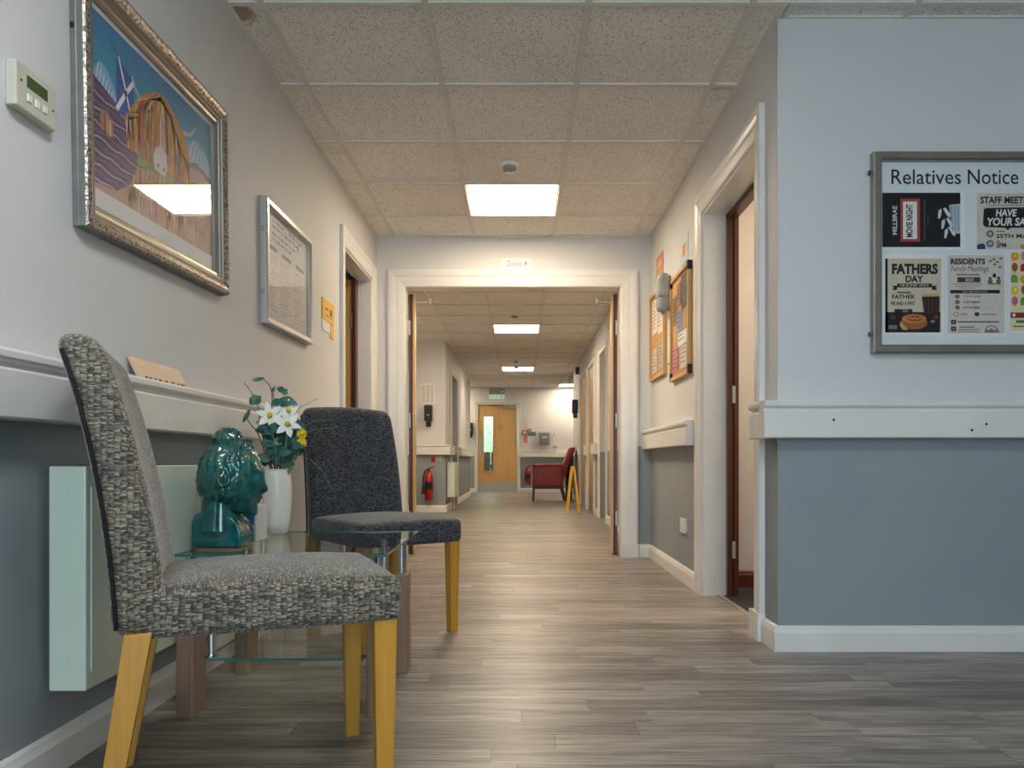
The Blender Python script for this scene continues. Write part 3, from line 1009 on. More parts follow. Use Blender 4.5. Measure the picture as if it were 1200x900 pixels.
# ================================================================== GLASS TABLE
TX0, TX1, TY0, TY1, TZ = -.965, -.375, 2.10, 2.80, .46
t = thing('glass_table', (-.67, 2.45, 0), 'two-tier clear glass side table with grey oak block legs between the chairs', 'table')
def pane(x0, y0, x1, y1, z0, z1, name):
    mb = MB(); mb.mi = 0
    mb.add([(x0,y0,z0),(x1,y0,z0),(x1,y1,z0),(x0,y1,z0),(x0,y0,z1),(x1,y0,z1),(x1,y1,z1),(x0,y1,z1)], [(0,3,2,1),(4,5,6,7)])
    mb.mi = 1
    mb.add([(x0,y0,z0),(x1,y0,z0),(x1,y1,z0),(x0,y1,z0),(x0,y0,z1),(x1,y0,z1),(x1,y1,z1),(x0,y1,z1)], [(0,1,5,4),(1,2,6,5),(2,3,7,6),(3,0,4,7)])
    return mb.build(name, ['table_glass', 'glass_green_edge'], t)
pane(TX0+.67, TY0-2.45, TX1+.67, TY1-2.45, TZ-.008, TZ, 'glass_top')
pane(TX0+.74, TY0-2.45+.03, TX1+.60, TY1-2.45-.06, .155, .163, 'glass_shelf')
for lx in (-.27, .262):
    for ly in (-.31, .125):
        MB().box((lx-.024, ly-.03, 0), (lx+.024, ly+.06, .335)).build('leg', 'grey_oak', t, bevel=.002)
        cp_ = MB().tube([(lx, ly+.015, .335), (lx, ly+.015, TZ-.012)], .017, 16).build('chrome_post', 'chrome', t, smooth=40)
        MB().tube([(lx, ly+.015, TZ-.012), (lx, ly+.015, TZ-.008)], .023, 16).build('glass_pad', 'chrome', cp_, smooth=40)
        ix = lx + (.058 if lx < 0 else -.058)
        sp_ = MB().tube([(ix, ly+.015, .163), (ix, ly+.015, TZ-.0085)], .012, 16).build('shelf_post', 'chrome', t, smooth=40)
        MB().tube([(ix, ly+.015, .163), (ix, ly+.015, .168)], .02, 16).build('shelf_pad', 'chrome', sp_, smooth=40)

# ================================================================== CERAMIC HEAD
t = thing('ceramic_bust', (-.885, 2.245, TZ), 'teal glazed ceramic head with topknot on the glass table', 'statue')
def sst(a, b, x):
    k = max(0, min(1, (x - a) / (b - a))); return k * k * (3 - 2 * k)
def headfn(d, th, ph):
    az = math.atan2(d.y, d.x); el = ph
    aa = abs(az)
    def g(a0, e0, sa, se): return math.exp(-((aa - a0) / sa) ** 2 - ((el - e0) / se) ** 2)
    k = 1.0
    face = 1 - sst(.95, 1.2, aa + max(0, el - .35) * 1.3)
    k += face * (.17 * math.exp(-(az / .13) ** 2 - ((el + .27) / .12) ** 2) + .06 * math.exp(-(az / .10) ** 2 - ((el + .06) / .16) ** 2))
    k += face * (.035 * math.exp(-(el - .22) ** 2 / .012) * math.exp(-(aa / .7) ** 2))
    k -= face * .055 * g(.42, .06, .2, .10)
    k += face * .03 * g(.40, .04, .13, .05)
    k += face * (.085 * math.exp(-(az / .26) ** 2 - ((el + .50) / .055) ** 2) + .08 * math.exp(-(az / .22) ** 2 - ((el + .62) / .06) ** 2))
    k -= face * .03 * math.exp(-(az / .3) ** 2 - ((el + .72) / .05) ** 2)
    k += face * .24 * math.exp(-(az / .40) ** 2 - ((el + .90) / .15) ** 2)
    k += .08 * g(.70, -.75, .40, .3)
    # taper under the skull at the back
    k -= (1 - face) * .30 * sst(.35, 1.2, -el) * sst(1.0, 2.0, aa)
    hair = sst(.98, 1.12, aa + max(0, el - .25) * 1.35) * sst(-.75, -.5, el + .25 * sst(1.2, 2.4, aa))
    strand = math.sin(aa * 19 + 1.6 * math.sin(el * 9) + 2 * el)
    k += hair * (.040 + .042 * strand + .012 * math.sin(el * 34 + aa * 8))
    return k
hd_ = MB().ellipsoid((.026, 0, .207), (.094, .078, .112), 96, 72, headfn).build('head', 'teal_glaze', t, smooth=80)
def knob(d, th, ph): return 1 + .05 * math.sin(9 * th + 5 * ph) + .03 * math.sin(12 * ph)
MB().ellipsoid((.016, 0, .322), (.045, .042, .036), 40, 24, knob).build('topknot', 'teal_glaze', hd_, smooth=80)
for s in (-1, 1):
    yy = s * .080
    e = MB()
    pts = [(.034 + .015*math.cos(a), yy + s*.006*math.sin(a*.5), .212 + .026*math.sin(a)) for a in [2*PI*k/18 for k in range(19)]]
    e.tube(pts, .0055, 8, False)
    e.ellipsoid((.038, yy, .208), (.007, .006, .014), 12, 8)
    e.ellipsoid((.031, yy, .176), (.009, .008, .018), 12, 8)
    e.build('ear', 'teal_glaze', hd_, smooth=70)
MB().lathe([(.066, .055), (.064, .08), (.059, .10), (.058, .12), (.057, .15), (.060, .19)], (-.004, 0, 0), 32).build('neck', 'teal_glaze', t, smooth=60)
arc = [(-.073, 0), (.074, 0), (.072, .030)] + [(.056*math.cos(a) + .016, .030 + .066*math.sin(a)) for a in [PI*k/14 for k in range(1, 9)]] + [(-.050, .104), (-.066, .095), (-.073, .075)]
MB().prism([(x, z + .006) for x, z in arc][::-1], -.050, .056, 'y').build('shoulder_base', 'teal_glaze', t, bevel=.006, seg=3, smooth=40)
MB().prism([(-.064, 0), (.070, 0), (.070, .006), (-.064, .006)][::-1], -.044, .052, 'y').build('unglazed_foot', 'grey_oak', t)

# tissue box standing behind the head
t = thing('tissue_box', (-.908, 2.47, TZ), 'white and blue printed box behind the teal head', 'box')
MB().box((-.06, -.055, 0), (.06, .055, .115)).build('carton', 'sheet_white', t, bevel=.002)
mb = MB(); mb.col = lin((70, 120, 196))
mb.box((.01, -.0557, .055), (.055, -.0551, .10)); mb.col = lin((128, 176, 222)); mb.box((-.055, -.0557, .008), (.055, -.0551, .022)); mb.box((.02, -.0557, .03), (.055, -.0551, .045))
mb.build('printed_band', 'print_ink', t)

# ================================================================== VASE AND FLOWERS
VX, VY = -.872, 2.70
t = thing('vase', (VX, VY, TZ), 'tall white ceramic vase on the back of the glass table', 'vase')
MB().lathe([(.034, 0), (.040, .004), (.046, .04), (.051, .09), (.053, .14), (.052, .18), (.048, .21), (.044, .225), (.040, .227), (.038, .22), (.042, .17), (.03, .03)], n=36).build('body', 'vase_white', t, smooth=50)
MB().lathe([(.040, .2225), (.044, .2255), (.045, .229), (.043, .231), (.040, .229)], n=36).build('rim', 'vase_white', t, smooth=50)
def fl_at(px, py, d=VY): return at(px, py, d)
ZT = TZ + .22
def curve_pts(a, b, bow, n=8):
    a, b, bow = Vector(a), Vector(b), Vector(bow)
    return [a.lerp(b, k/n) + bow * (4 * (k/n) * (1 - k/n)) for k in range(n + 1)]
def leaf_pts(mb, base, tip, w, nrm, fold=.25):
    base, tip = Vector(base), Vector(tip); ax = tip - base; L = ax.length; ax.normalize()
    nrm = Vector(nrm); side = ax.cross(nrm).normalized(); nrm = side.cross(ax).normalized()
    vs = []; fs = []; n = 7
    for k in range(n + 1):
        u = k / n
        ww = w * math.sin(PI * (u ** .8)) + .0006
        c = base + ax * (L * u) - nrm * (L * .18 * u * u)
        for sgn in (-1, 0, 1):
            vs.append(c + side * (sgn * ww) + nrm * (abs(sgn) * ww * fold))
    for k in range(n):
        for j in range(2):
            fs.append((k*3 + j, k*3 + j + 1, (k+1)*3 + j + 1, (k+1)*3 + j))
    mb.add(vs, fs)
root = Vector((VX, VY, ZT))
def rel(p, o): return Vector(p) - Vector(o)
ORG = (VX, VY, ZT)
CAMP = Vector((0, 0, CAM_H))
# white blossoms
for (px, py, dd, lab) in ((316, 487, 2.66, 'white blossom with yellow centre on the left of the bouquet'), (337, 497, 2.65, 'white blossom with yellow centre lowest in the bouquet'), (338, 481, 2.70, 'smaller white blossom at the top right of the bouquet')):
    c = at(px, py, dd)
    t = thing('white_flower', ORG, lab, 'flower', group='white silk flowers')
    cl = c - root
    face = (CAMP - c + Vector((0, 0, .35))).normalized()
    a = face.cross(Vector((0, 0, 1))).normalized(); b = a.cross(face)
    R_ = .048 if dd < 2.68 else .040
    for k in range(6):
        w = 2*PI*k/6 + .3 * (px % 3)
        out = a * math.cos(w) + b * math.sin(w)
        mb = MB(); leaf_pts(mb, cl + out * .006, cl + out * R_ + face * (.012 if k % 2 else .004), .0115, face, -.25)
        mb.build('petal', 'petal_white', t, smooth=60)
    MB().ellipsoid(cl + face * .006, (.0095, .0095, .0095), 10, 8).build('flower_centre', 'petal_yellow', t, smooth=60)
    MB().tube(curve_pts((0, 0, -.06), cl - face * .004, (.01, -.01, .0)), .0022, 6).build('stem', 'stem_green', t, smooth=60)
for (px, py, lab) in ((354, 508, 'upper small yellow pompom flower at the bouquet edge'), (354, 519, 'lower small yellow pompom flower at the bouquet edge')):
    c = at(px, py, 2.67) - root
    t = thing('yellow_flower', ORG, lab, 'flower', group='small yellow flowers')
    for k in range(12):
        w = 2*PI*k/12; out = Vector((math.cos(w), -.35, math.sin(w))).normalized()
        mb = MB(); leaf_pts(mb, c + out*.003, c + out*.020, .005, (0, -1, 0)); mb.build('petal', 'petal_yellow', t, smooth=60)
    MB().ellipsoid(c + Vector((0, -.006, 0)), (.009, .007, .009), 10, 8).build('flower_centre', 'petal_yellow', t, smooth=60)
    MB().tube(curve_pts((.01, 0, -.06), c, (.015, -.01, .01)), .0018, 6).build('stem', 'stem_green', t, smooth=60)
# dense dark foliage around the mouth of the vase
t = thing('foliage_spray', ORG, 'bushy teal-green leaf cluster filling the vase mouth', 'foliage')
rnd = random.Random(3)
for k in range(90):
    px, py = rnd.uniform(307, 351), rnd.uniform(492, 545)
    if px > 340 and py > 528: py -= 14
    dd = VY + rnd.uniform(-.05, .05)
    c = at(px, py, dd) - root
    out = Vector((c.x * 1.5 + rnd.uniform(-.5, .5) * .05, rnd.uniform(-.06, .01), rnd.uniform(-.03, .06))).normalized()
    mb = MB(); leaf_pts(mb, c - out * .020, c + out * .026, .017, (rnd.uniform(-.5, .5), -1, rnd.uniform(.2, .8)))
    mb.build('leaf', 'leaf_teal', t, smooth=60)
for k in range(9):
    tip = at(rnd.uniform(310, 348), rnd.uniform(500, 530), VY) - root
    MB().tube(curve_pts((rnd.uniform(-.015, .015), rnd.uniform(-.015, .015), -.08), tip, (0, 0, .01)), .0018, 5).build('stem', 'stem_brown', t)
# eucalyptus twigs
def twig(label, path, leaves, d=VY):
    t = thing('leafy_twig', ORG, label, 'twig', group='arching twigs')
    P = [Vector((0, 0, -.05))] + [at(px, py, d) - root for px, py in path]
    # smooth the path
    Q = []
    for i in range(len(P) - 1):
        for k in range(4):
            u = k / 4
            p0, p1, p2, p3 = P[max(i-1, 0)], P[i], P[i+1], P[min(i+2, len(P)-1)]
            Q.append(.5 * ((2*p1) + (p2-p0)*u + (2*p0-5*p1+4*p2-p3)*u*u + (3*p1-p0-3*p2+p3)*u*u*u))
    Q.append(P[-1])
    MB().tube(Q, .0024, 6, True, .0011).build('stem', 'stem_brown', t, smooth=60)
    for (x0, y0, x1, y1, w) in leaves:
        mb = MB(); leaf_pts(mb, at(x0, y0, d) - root, at(x1, y1, d - .01) - root, w, (.1, -1, .25)); mb.build('leaf', 'leaf_teal', t, smooth=60)
twig('tall arching twig curving over to the left above the bouquet', [(318, 500), (319, 465), (316, 452), (308, 444), (300, 443), (295, 446)], [(310, 443, 296, 446, .006), (318, 460, 322, 452, .004)])
twig('twig with a round teal leaf at the left of the bouquet', [(306, 505), (303, 480), (296, 462), (286, 448)], [(292, 473, 305, 464, .016), (304, 474, 296, 462, .016)])
twig('low twig with narrow leaves drooping left of the bouquet', [(304, 512), (296, 500), (290, 492), (288, 484), (284, 494)], [(293, 482, 284, 495, .007), (293, 480, 289, 486, .006)])
twig('upright twig with broad teal leaves at the bouquet top', [(326, 500), (326, 478), (320, 462), (325, 454)], [(325, 454, 337, 461, .011), (318, 474, 332, 468, .014), (330, 466, 348, 473, .014), (324, 472, 344, 470, .018), (332, 463, 336, 456, .009)])
def blade(label, path, d=VY):
    t = thing('grass_blade', ORG, label, 'grass', group='thin grass blades')
    P = [Vector((.01, 0, -.05))] + [at(px, py, d) - root for px, py in path]
    MB().tube(P, .0016, 5, True, .0007).build('stem', 'stem_green', t, smooth=60)
blade('grass blade pointing up right over the dark chair top', [(342, 490), (352, 477), (373, 467)], 2.68)
blade('grass blade reaching level across the dark chair back', [(350, 503), (366, 494), (391, 492)], 2.68)
blade('longer grass blade just below the level one', [(348, 512), (366, 504), (398, 500)], 2.66)
blade('grass blade drooping down across the dark chair back', [(346, 532), (364, 538), (378, 552), (392, 578)], 2.66)

# wooden name strip standing on the left rail
t = thing('wooden_plaque', (XL + .004, 2.06, .945), 'small pale wooden plaque leaning on the white rail', 'plaque')
MB().add([(.030, 0, 0), (.036, 0, 0), (.036, .30, 0), (.030, .30, 0), (0, 0, .062), (.006, 0, .062), (.006, .30, .060), (0, .30, .060)],
    [(0,3,2,1),(4,5,6,7),(0,1,5,4),(1,2,6,5),(2,3,7,6),(3,0,4,7)]).build('plate', 'plaque_wood', t)
for k, (yy, w) in enumerate(((.03, .016), (.055, .012), (.085, .010), (.11, .018), (.145, .02), (.185, .022), (.225, .014), (.25, .026))):
    MB().box((.0362, yy, .001), (.0367, yy + w, .010)).build('dark_mark', 'dark_wood', t)

# ================================================================== LEFT WALL THINGS  (local: x along the wall away from camera, -y off the wall)
RL = PI / 2
# thermostat
t = thing('wall_controller', (XL, 1.58, 1.468), 'beige wall control unit with green display and three buttons', 'controller', RL)
hs_ = MB().box((0, -.024, 0), (.135, 0, .096)).build('housing', 'beige_plastic', t, bevel=.003)
MB().box((.034, -.0246, .052), (.104, -.0238, .078)).build('display', 'lcd_green', t)
for k in range(3): MB().box((.034 + k*.026, -.027, .022), (.048 + k*.026, -.0238, .039)).build('button', 'white_plastic', t, bevel=.001)
for x, z in ((.016, .058), (.124, .042)): MB().tube([(x, -.0238, z), (x, -.0248, z)], .003, 8).build('screw', 'black_plastic', hs_)

# framed painting
PW, PH, FW = .892, .655, .072
t = thing('framed_painting', (XL, 1.818, 1.287), 'large silver framed painting of a shaggy striped cow and flag', 'painting', RL, tilt=-math.radians(1.6))
def frame_run(prof, w, h):
    """mitred frame; prof (inset, off-wall)"""
    mb = MB(); n = len(prof); vs = []; fs = []
    for q, off in prof:
        vs += [(q, -off, q), (w - q, -off, q), (w - q, -off, h - q), (q, -off, h - q)]
    for i in range(n - 1):
        for s in range(4):
            s2 = (s + 1) % 4
            fs.append((i*4 + s, i*4 + s2, (i+1)*4 + s2, (i+1)*4 + s))
    mb.add(vs, fs); return mb
frame_run([(0, .001), (0, .014), (.002, .016), (.002, .031)], PW, PH).build('side_moulding', 'frame_side', t)
frame_run([(.002, .031), (.006, .036), (.016, .040), (.026, .036), (.034, .030)], PW, PH).build('outer_moulding', 'ornate_silver', t)
frame_run([(.034, .030), (.042, .032), (.046, .026), (.054, .026), (.058, .020), (.066, .018), (.072, .012), (.072, .006)], PW, PH).build('inner_moulding', 'board_frame', t)
MB().box((.004, -.006, .004), (PW - .004, -.001, PH - .004)).build('backing', 'paper_white', t)
AX0, AX1, AZ0, AZ1 = FW + .016, PW - FW - .012, FW + .05, PH - FW - .014
art = MB()
AW, AH = AX1 - AX0, AZ1 - AZ0
def q2(u, v, k=0): return (AX0 + u * AW, -.0062 - .00006 * k, AZ0 + v * AH)
def P2(pts, col, k):
    art.col = lin(col)
    art.poly([q2(max(0, min(1, u)), max(0, min(1, v)), k) for u, v in pts])
def strip(pts, w, col, k, w1=None):
    art.col = lin(col)
    n = len(pts)
    for i in range(n - 1):
        (a, b), (c, d) = pts[i], pts[i+1]
        wa = w if w1 is None else w + (w1 - w) * i / (n - 1)
        wb = w if w1 is None else w + (w1 - w) * (i + 1) / (n - 1)
        L = math.hypot(c - a, (d - b) * .65) or 1
        nx, nz = -(d - b) * .65 / L, (c - a) / L
        pp = [(a + nx*wa, b + nz*wa), (c + nx*wb, d + nz*wb), (c - nx*wb, d - nz*wb), (a - nx*wa, b - nz*wa)]
        art.poly([q2(max(0, min(1, u)), max(0, min(1, v)), k) for u, v in pp])
P2([(0, 0), (1, 0), (1, 1), (0, 1)], (0, 132, 176), 0)
for j in range(9): P2([(0, 1 - j*.05), (1, 1 - j*.05), (1, .95 - j*.05), (0, .95 - j*.05)], (0, 118 + 7*j, 172 + 2*j), 1)
P2([(0, .58), (0, .66), (.05, .74), (.09, .72), (.13, .66), (.19, .56), (.19, .4), (0, .4)], (132, 180, 220), 2)
for j in range(7): strip([(.01 + j*.022, .58), (.035 + j*.018, .72 - j*.02)], .004, (206, 226, 240), 3)
P2([(.72, .66), (.80, .76), (.86, .79), (.93, .75), (1, .68), (1, .5), (.72, .5)], (128, 166, 204), 2)
for j in range(6): strip([(.76 + j*.04, .62), (.81 + j*.03, .76 - j*.01)], .004, (190, 208, 226), 3)
P2([(0, 0), (0, .63), (.10, .59), (.20, .55), (.32, .52), (.70, .55), (.84, .62), (1, .58), (1, 0)], (72, 42, 96), 4)
rnd = random.Random(11)
for j in range(14):
    v0 = .575 - j*.040
    pts = [(u, v0 - u*.05 + .008*math.sin(u*44 + j*1.7)) for u in [k*.036 for k in range(0, 11)]]
    strip(pts, .0055, (176, 164, 206) if j % 2 else (108, 80, 140), 5, .003)
    strip([(u, v - .016) for u, v in pts], .006, (46, 28, 66), 5, .004)
P2([(.0, 0), (.0, .03), (.14, .05), (.24, .14), (.30, .28), (.45, .34), (.75, .40), (1, .42), (1, 0)], (178, 140, 132), 6)
P2([(.70, .40), (.78, .56), (.88, .58), (1, .54), (1, .36)], (150, 116, 120), 6)
for j in range(230):
    u = rnd.uniform(.20, .99); v0 = rnd.uniform(-.02, .30 if u > .3 else .12); L = rnd.uniform(.05, .20)
    strip([(u, v0), (u + rnd.uniform(-.01, .01), v0 + L)], rnd.uniform(.002, .005), rnd.choice(((206, 168, 100), (150, 104, 84), (220, 192, 146), (120, 92, 104), (184, 140, 60), (126, 134, 74), (190, 96, 80), (96, 76, 110))), 7, .001)
P2([(.30, .30), (.45, .33), (.62, .34), (.62, .38), (.40, .37), (.30, .36)], (128, 150, 96), 8)
# flag on a pole
P2([(.155, .86), (.262, .80), (.282, .63), (.262, .50), (.215, .53), (.150, .52), (.150, .66)], (22, 74, 172), 9)
strip([(.165, .86), (.215, .69), (.255, .54)], .010, (238, 242, 246), 10)
strip([(.152, .54), (.215, .67), (.280, .79)], .011, (238, 242, 246), 10)
strip([(.112, .93), (.158, .86), (.205, .70), (.268, .46)], .005, (70, 76, 84), 11)
# horns and shaggy coat
strip([(.35, .72), (.32, .73), (.29, .76), (.265, .82)], .022, (182, 184, 190), 11, .006)
strip([(.62, .74), (.70, .75), (.78, .79), (.84, .88)], .024, (182, 178, 176), 11, .004)
P2([(.22, .36), (.21, .54), (.30, .70), (.38, .80), (.47, .87), (.56, .88), (.64, .81), (.70, .76), (.76, .66), (.76, .40)], (196, 130, 60), 12)
hair = ((230, 180, 66), (200, 92, 46), (130, 50, 64), (240, 212, 146), (84, 74, 138), (212, 134, 60), (150, 152, 92), (238, 230, 204), (84, 108, 176), (182, 56, 60), (216, 196, 90), (96, 66, 42), (236, 150, 50))
for j in range(150):
    u = rnd.uniform(.215, .755)
    c = 1 - ((u - .49) / .30) ** 2
    top = .50 + .375 * max(0, c) * rnd.uniform(.80, 1)
    bot = rnd.uniform(.34, .50)
    sw = (u - .49) * .2
    strip([(.50 + (u - .50) * .75, top), (u, top * .75 + bot * .25), (u + sw * .2, top * .4 + bot * .6), (u + sw * .2 + rnd.uniform(-.01, .01), bot)], rnd.uniform(.0035, .0075), rnd.choice(hair), 13 + j % 4, .003)
for j in range(14):
    a_ = .30 + .028*j
    strip([(.50, .86 - .01*(j % 4)), (.50 + (a_ - .48)*.7, .83 - abs(a_ - .48)*.4), (a_, .70 - .02*(j % 3)), (a_ + (a_ - .48)*.15, .52)], .006, hair[j % 13], 17, .002)
P2([(.435, .35), (.425, .43), (.45, .50), (.495, .53), (.54, .49), (.55, .41), (.52, .34)], (212, 206, 212), 18)
P2([(.455, .38), (.465, .41), (.48, .38)], (110, 90, 96), 19); P2([(.505, .38), (.515, .41), (.53, .38)], (110, 90, 96), 19)
P2([(.035, .40), (.05, .47), (.09, .48), (.12, .43), (.125, .36), (.09, .33)], (150, 120, 84), 18)
for j in range(12): strip([(.042 + j*.007, .47 - j*.004), (.045 + j*.007, .35)], .0025, rnd.choice(hair), 19)
art.build('artwork', 'print_ink', t)
MB().box((FW - .002, -.0102, FW - .002), (PW - FW + .002, -.0088, PH - FW + .002)).build('glazing', 'picture_glass', t)
for z in (.47,): MB().box((-.004, -.012, z), (0, -.004, z + .012)).build('mirror_plate', 'black_plastic', t)

# activities board with three columns
BW, BH = .690, .525
t = thing('wall_chart', (XL, 3.13, 1.294), 'silver framed three-column notice chart beside the yellow sign', 'notice', RL, tilt=-math.radians(1.0))
frame_run([(0, .001), (0, .028), (.006, .032), (.024, .032), (.030, .026), (.030, .006)], BW, BH).build('frame', 'silver_trim', t, bevel=0)
MB().box((.003, -.008, .003), (BW - .003, -.001, BH - .003)).build('backing', 'sheet_white', t)
ch = MB()
g1, g2 = lin((120, 122, 130)), lin((172, 174, 180))
for j, zz in enumerate((.46, .435, .405, .38)):
    for k in range(8 - j):
        ch.col = g1 if (k + j) % 3 else g2
        ch.box((.14 + k*.055, -.0086, zz), (.14 + k*.055 + .042, -.0081, zz + .011))
for k in range(3):
    x0 = .045 + k*.205
    ch.col = lin((96, 98, 104)); ch.box((x0 + .02, -.0086, .335), (x0 + .15, -.0081, .352))
    ch.col = lin((228, 226, 228)); ch.box((x0, -.0086, .06), (x0 + .19, -.0081, .325))
    rr = random.Random(k)
    for j in range(15):
        ch.col = lin((186, 184, 190)); ch.box((x0 + .012, -.0089, .075 + j*.0165), (x0 + .012 + rr.uniform(.06, .165), -.0086, .080 + j*.0165))
ch.col = lin((196, 150, 40)); ch.box((.50, -.0089, .42), (.525, -.0086, .455))
ch.build('printed_sheet', 'print_ink', t)
MB().box((.03, -.026, .03), (BW - .03, -.024, BH - .03)).build('cover_pane', 'picture_glass', t)
for z in (.12, .38): MB().box((-.006, -.02, z), (0, -.006, z + .02)).build('hinge', 'satin_steel', t)

# yellow tab sign
t = thing('yellow_notice', (XL, 4.09, 1.435), 'yellow notice with white tabs beside the left doorway', 'sign', RL)
MB().box((0, -.008, .06), (.25, 0, .175)).build('yellow_panel', 'yellow_sign', t)
MB().box((.0, -.006, .0), (.17, 0, .058)).build('white_panel', 'paper_white', t)
MB().box((.18, -.006, -.02), (.25, 0, .058)).build('yellow_tab', 'yellow_sign', t)
mb = MB(); mb.col = lin((96, 74, 20))
mb.box((.05, -.0086, .12), (.11, -.0081, .13)); mb.box((.15, -.0086, .10), (.20, -.0081, .135)); mb.box((.06, -.0086, .085), (.19, -.0081, .090))
mb.build('printed_marks', 'print_ink', t)

# ================================================================== ZONE SIGN over the doorway
t = thing('zone_sign', (at(588, 0, YP).x, YP, at(0, 315, YP).z), 'small white sign reading Zone 4 above the double doorway', 'sign')
MB().box((0, -.004, 0), (.225, 0, .078)).build('plate', 'paper_white', t)
mb = MB(); text_mb(mb, 'Zone 4', .035, .018, .19, .060, -.0045, lin((150, 142, 126)), .004); mb.build('lettering', 'print_ink', t)

# ================================================================== RIGHT WALL THINGS (local: x towards the camera, -y off the wall)
RR = -PI / 2
def pinboard(label, y_far, y_near, z0, z1, papers):
    w = y_far - y_near
    t = thing('pinboard', (XR, y_far, z0), label, 'pinboard', RR, 'cork pinboards')
    h = z1 - z0
    MB().box((.004, -.012, .004), (w - .004, 0, h - .004)).build('cork_sheet', 'cork', t)
    f = MB()
    for a, b in (((0, 0), (w, .022)), ((0, h - .022), (w, h)), ((0, .022), (.022, h - .022)), ((w - .022, .022), (w, h - .022))):
        f.box((a[0], -.026, a[1]), (b[0], -.001, b[1]))
    f.build('frame', 'oak_veneer', t)
    for x in ((.001, w - .021) if y_far < 5 else ()):
        for z in (.0, h - .05): MB().box((x, -.028, z - .001), (x + .022, -.0005, z + .051)).build('corner_bracket', 'black_plastic', t)
    mb = MB()
    for k, (x0, a0, x1, a1, col) in enumerate(papers):
        p = thing('pinned_paper', (XR - .0125, y_far, z0), papers_lab.pop(0), 'paper', RR, 'papers pinned on the cork boards')
        q = MB(); q.col = lin(col); q.box((x0, -.0022 - .0004*k, a0), (x1, -.0008 - .0004*k, a1))
        r2 = random.Random(k + int(y_far*10))
        q.build('sheet', 'print_ink', p)
        q = MB()
        n = max(2, int((a1 - a0) / .028))
        for j in range(n):
            q.col = lin(tuple(int(c*.55) for c in col))
            q.box((x0 + .012, -.0026 - .0004*k, a1 - .02 - j*.026), (x0 + .012 + (x1 - x0 - .024) * r2.uniform(.4, 1), -.0022 - .0004*k, a1 - .012 - j*.026))
        q.build('printed_lines', 'print_ink', p)
papers_lab = ['tall white sheet at the top of the far pinboard', 'second white sheet at the top right of the far pinboard', 'pale grey sheet at the bottom left of the far pinboard', 'grey sheet at the bottom right of the far pinboard',
    'brown photo sheet at the left of the near pinboard', 'dark photo at the top right of the near pinboard', 'blue and white card in the middle of the near pinboard', 'white slip below the blue card on the near pinboard', 'pink leaflet at the bottom left of the near pinboard', 'pale sheet at the bottom right of the near pinboard', 'mauve card near the top left of the near pinboard']
pinboard('smaller cork pinboard nearest the double doorway', 5.56, 5.02, 1.30, 1.92,
    [(.06, .33, .26, .57, (226, 222, 216)), (.29, .30, .48, .58, (218, 212, 206)), (.06, .05, .24, .22, (206, 200, 192)), (.30, .05, .47, .24, (176, 168, 162))])
pinboard('larger cork pinboard nearest the right side door', 4.80, 4.28, 1.22, 1.86,
    [(.05, .34, .17, .52, (132, 104, 84)), (.30, .40, .44, .60, (92, 88, 92)), (.17, .27, .31, .41, (120, 128, 176)), (.20, .19, .44, .27, (226, 226, 230)), (.05, .05, .20, .20, (196, 120, 150)), (.28, .05, .44, .18, (208, 204, 200)), (.18, .44, .28, .58, (164, 124, 120))])
# sheets straight on the wall
def wall_sheet(label, y_far, y_near, z0, z1, col, marks):
    t = thing('wall_poster', (XR, y_far, z0), label, 'poster', RR, 'sheets taped to the right wall')
    q = MB(); q.col = lin(col); q.box((0, -.002, 0), (y_far - y_near, 0, z1 - z0)); q.build('sheet', 'print_ink', t)
    q = MB()
    for x0, a0, x1, a1, c in marks:
        q.col = lin(c); q.box((x0, -.0026, a0), (x1, -.002, a1))
    q.build('print', 'print_ink', t)
wall_sheet('white typed sheet hanging between the two pinboards', 4.99, 4.82, 1.34, 1.80, (222, 218, 208), [(.01, .44, .16, .45, (110, 106, 100)), (.01, .01, .16, .02, (110, 106, 100)), (.03, .36, .13, .375, (150, 146, 140)), (.03, .2, .14, .21, (170, 166, 160))])
wall_sheet('pale blue poster with orange motif above the near pinboard', 4.60, 4.38, 1.84, 2.06, (196, 214, 224), [(.07, .10, .15, .17, (226, 150, 40)), (.04, .02, .18, .06, (150, 184, 204)), (.05, .18, .17, .20, (214, 226, 234))])
wall_sheet('pink and green poster above the far pinboard', 5.40, 5.14, 1.93, 2.16, (206, 126, 116), [(.04, .04, .22, .12, (176, 190, 96)), (.05, .14, .20, .20, (226, 176, 120))])
# domed dispenser between the boards
t = thing('sanitiser_dispenser', (XR, 4.93, 1.80), 'grey translucent domed dispenser above the white sheet between pinboards', 'dispenser', RR)
MB().rbox((.062, .045, .085), .035, 5, None, (0, -.046, .055)).build('cover', 'grey_dispenser', t, smooth=60)
MB().rbox((.055, .040, .05), .03, 5, None, (0, -.044, -.055)).build('lower_body', 'grey_plastic', t, smooth=60)
MB().tube([(0, -.045, -.10), (0, -.045, -.125)], .012, 10).build('nozzle', 'grey_plastic', t, smooth=50)
# socket
t = thing('wall_socket', (XR, 4.56, .29), 'white double wall socket low on the grey right wall', 'socket', RR)
fp_ = MB().box((0, -.012, 0), (.15, 0, .088)).build('face_plate', 'white_plastic', t, bevel=.003)
for x in (.03, .10):
    MB().box((x, -.0135, .055), (x + .018, -.012, .072)).build('switch', 'white_plastic', fp_)
    for dx, dz in ((.007, .038), (0, .02), (.014, .02)): MB().box((x + dx, -.0125, dz), (x + dx + .004, -.0118, dz + .008)).build('pin_slot', 'black_plastic', fp_)
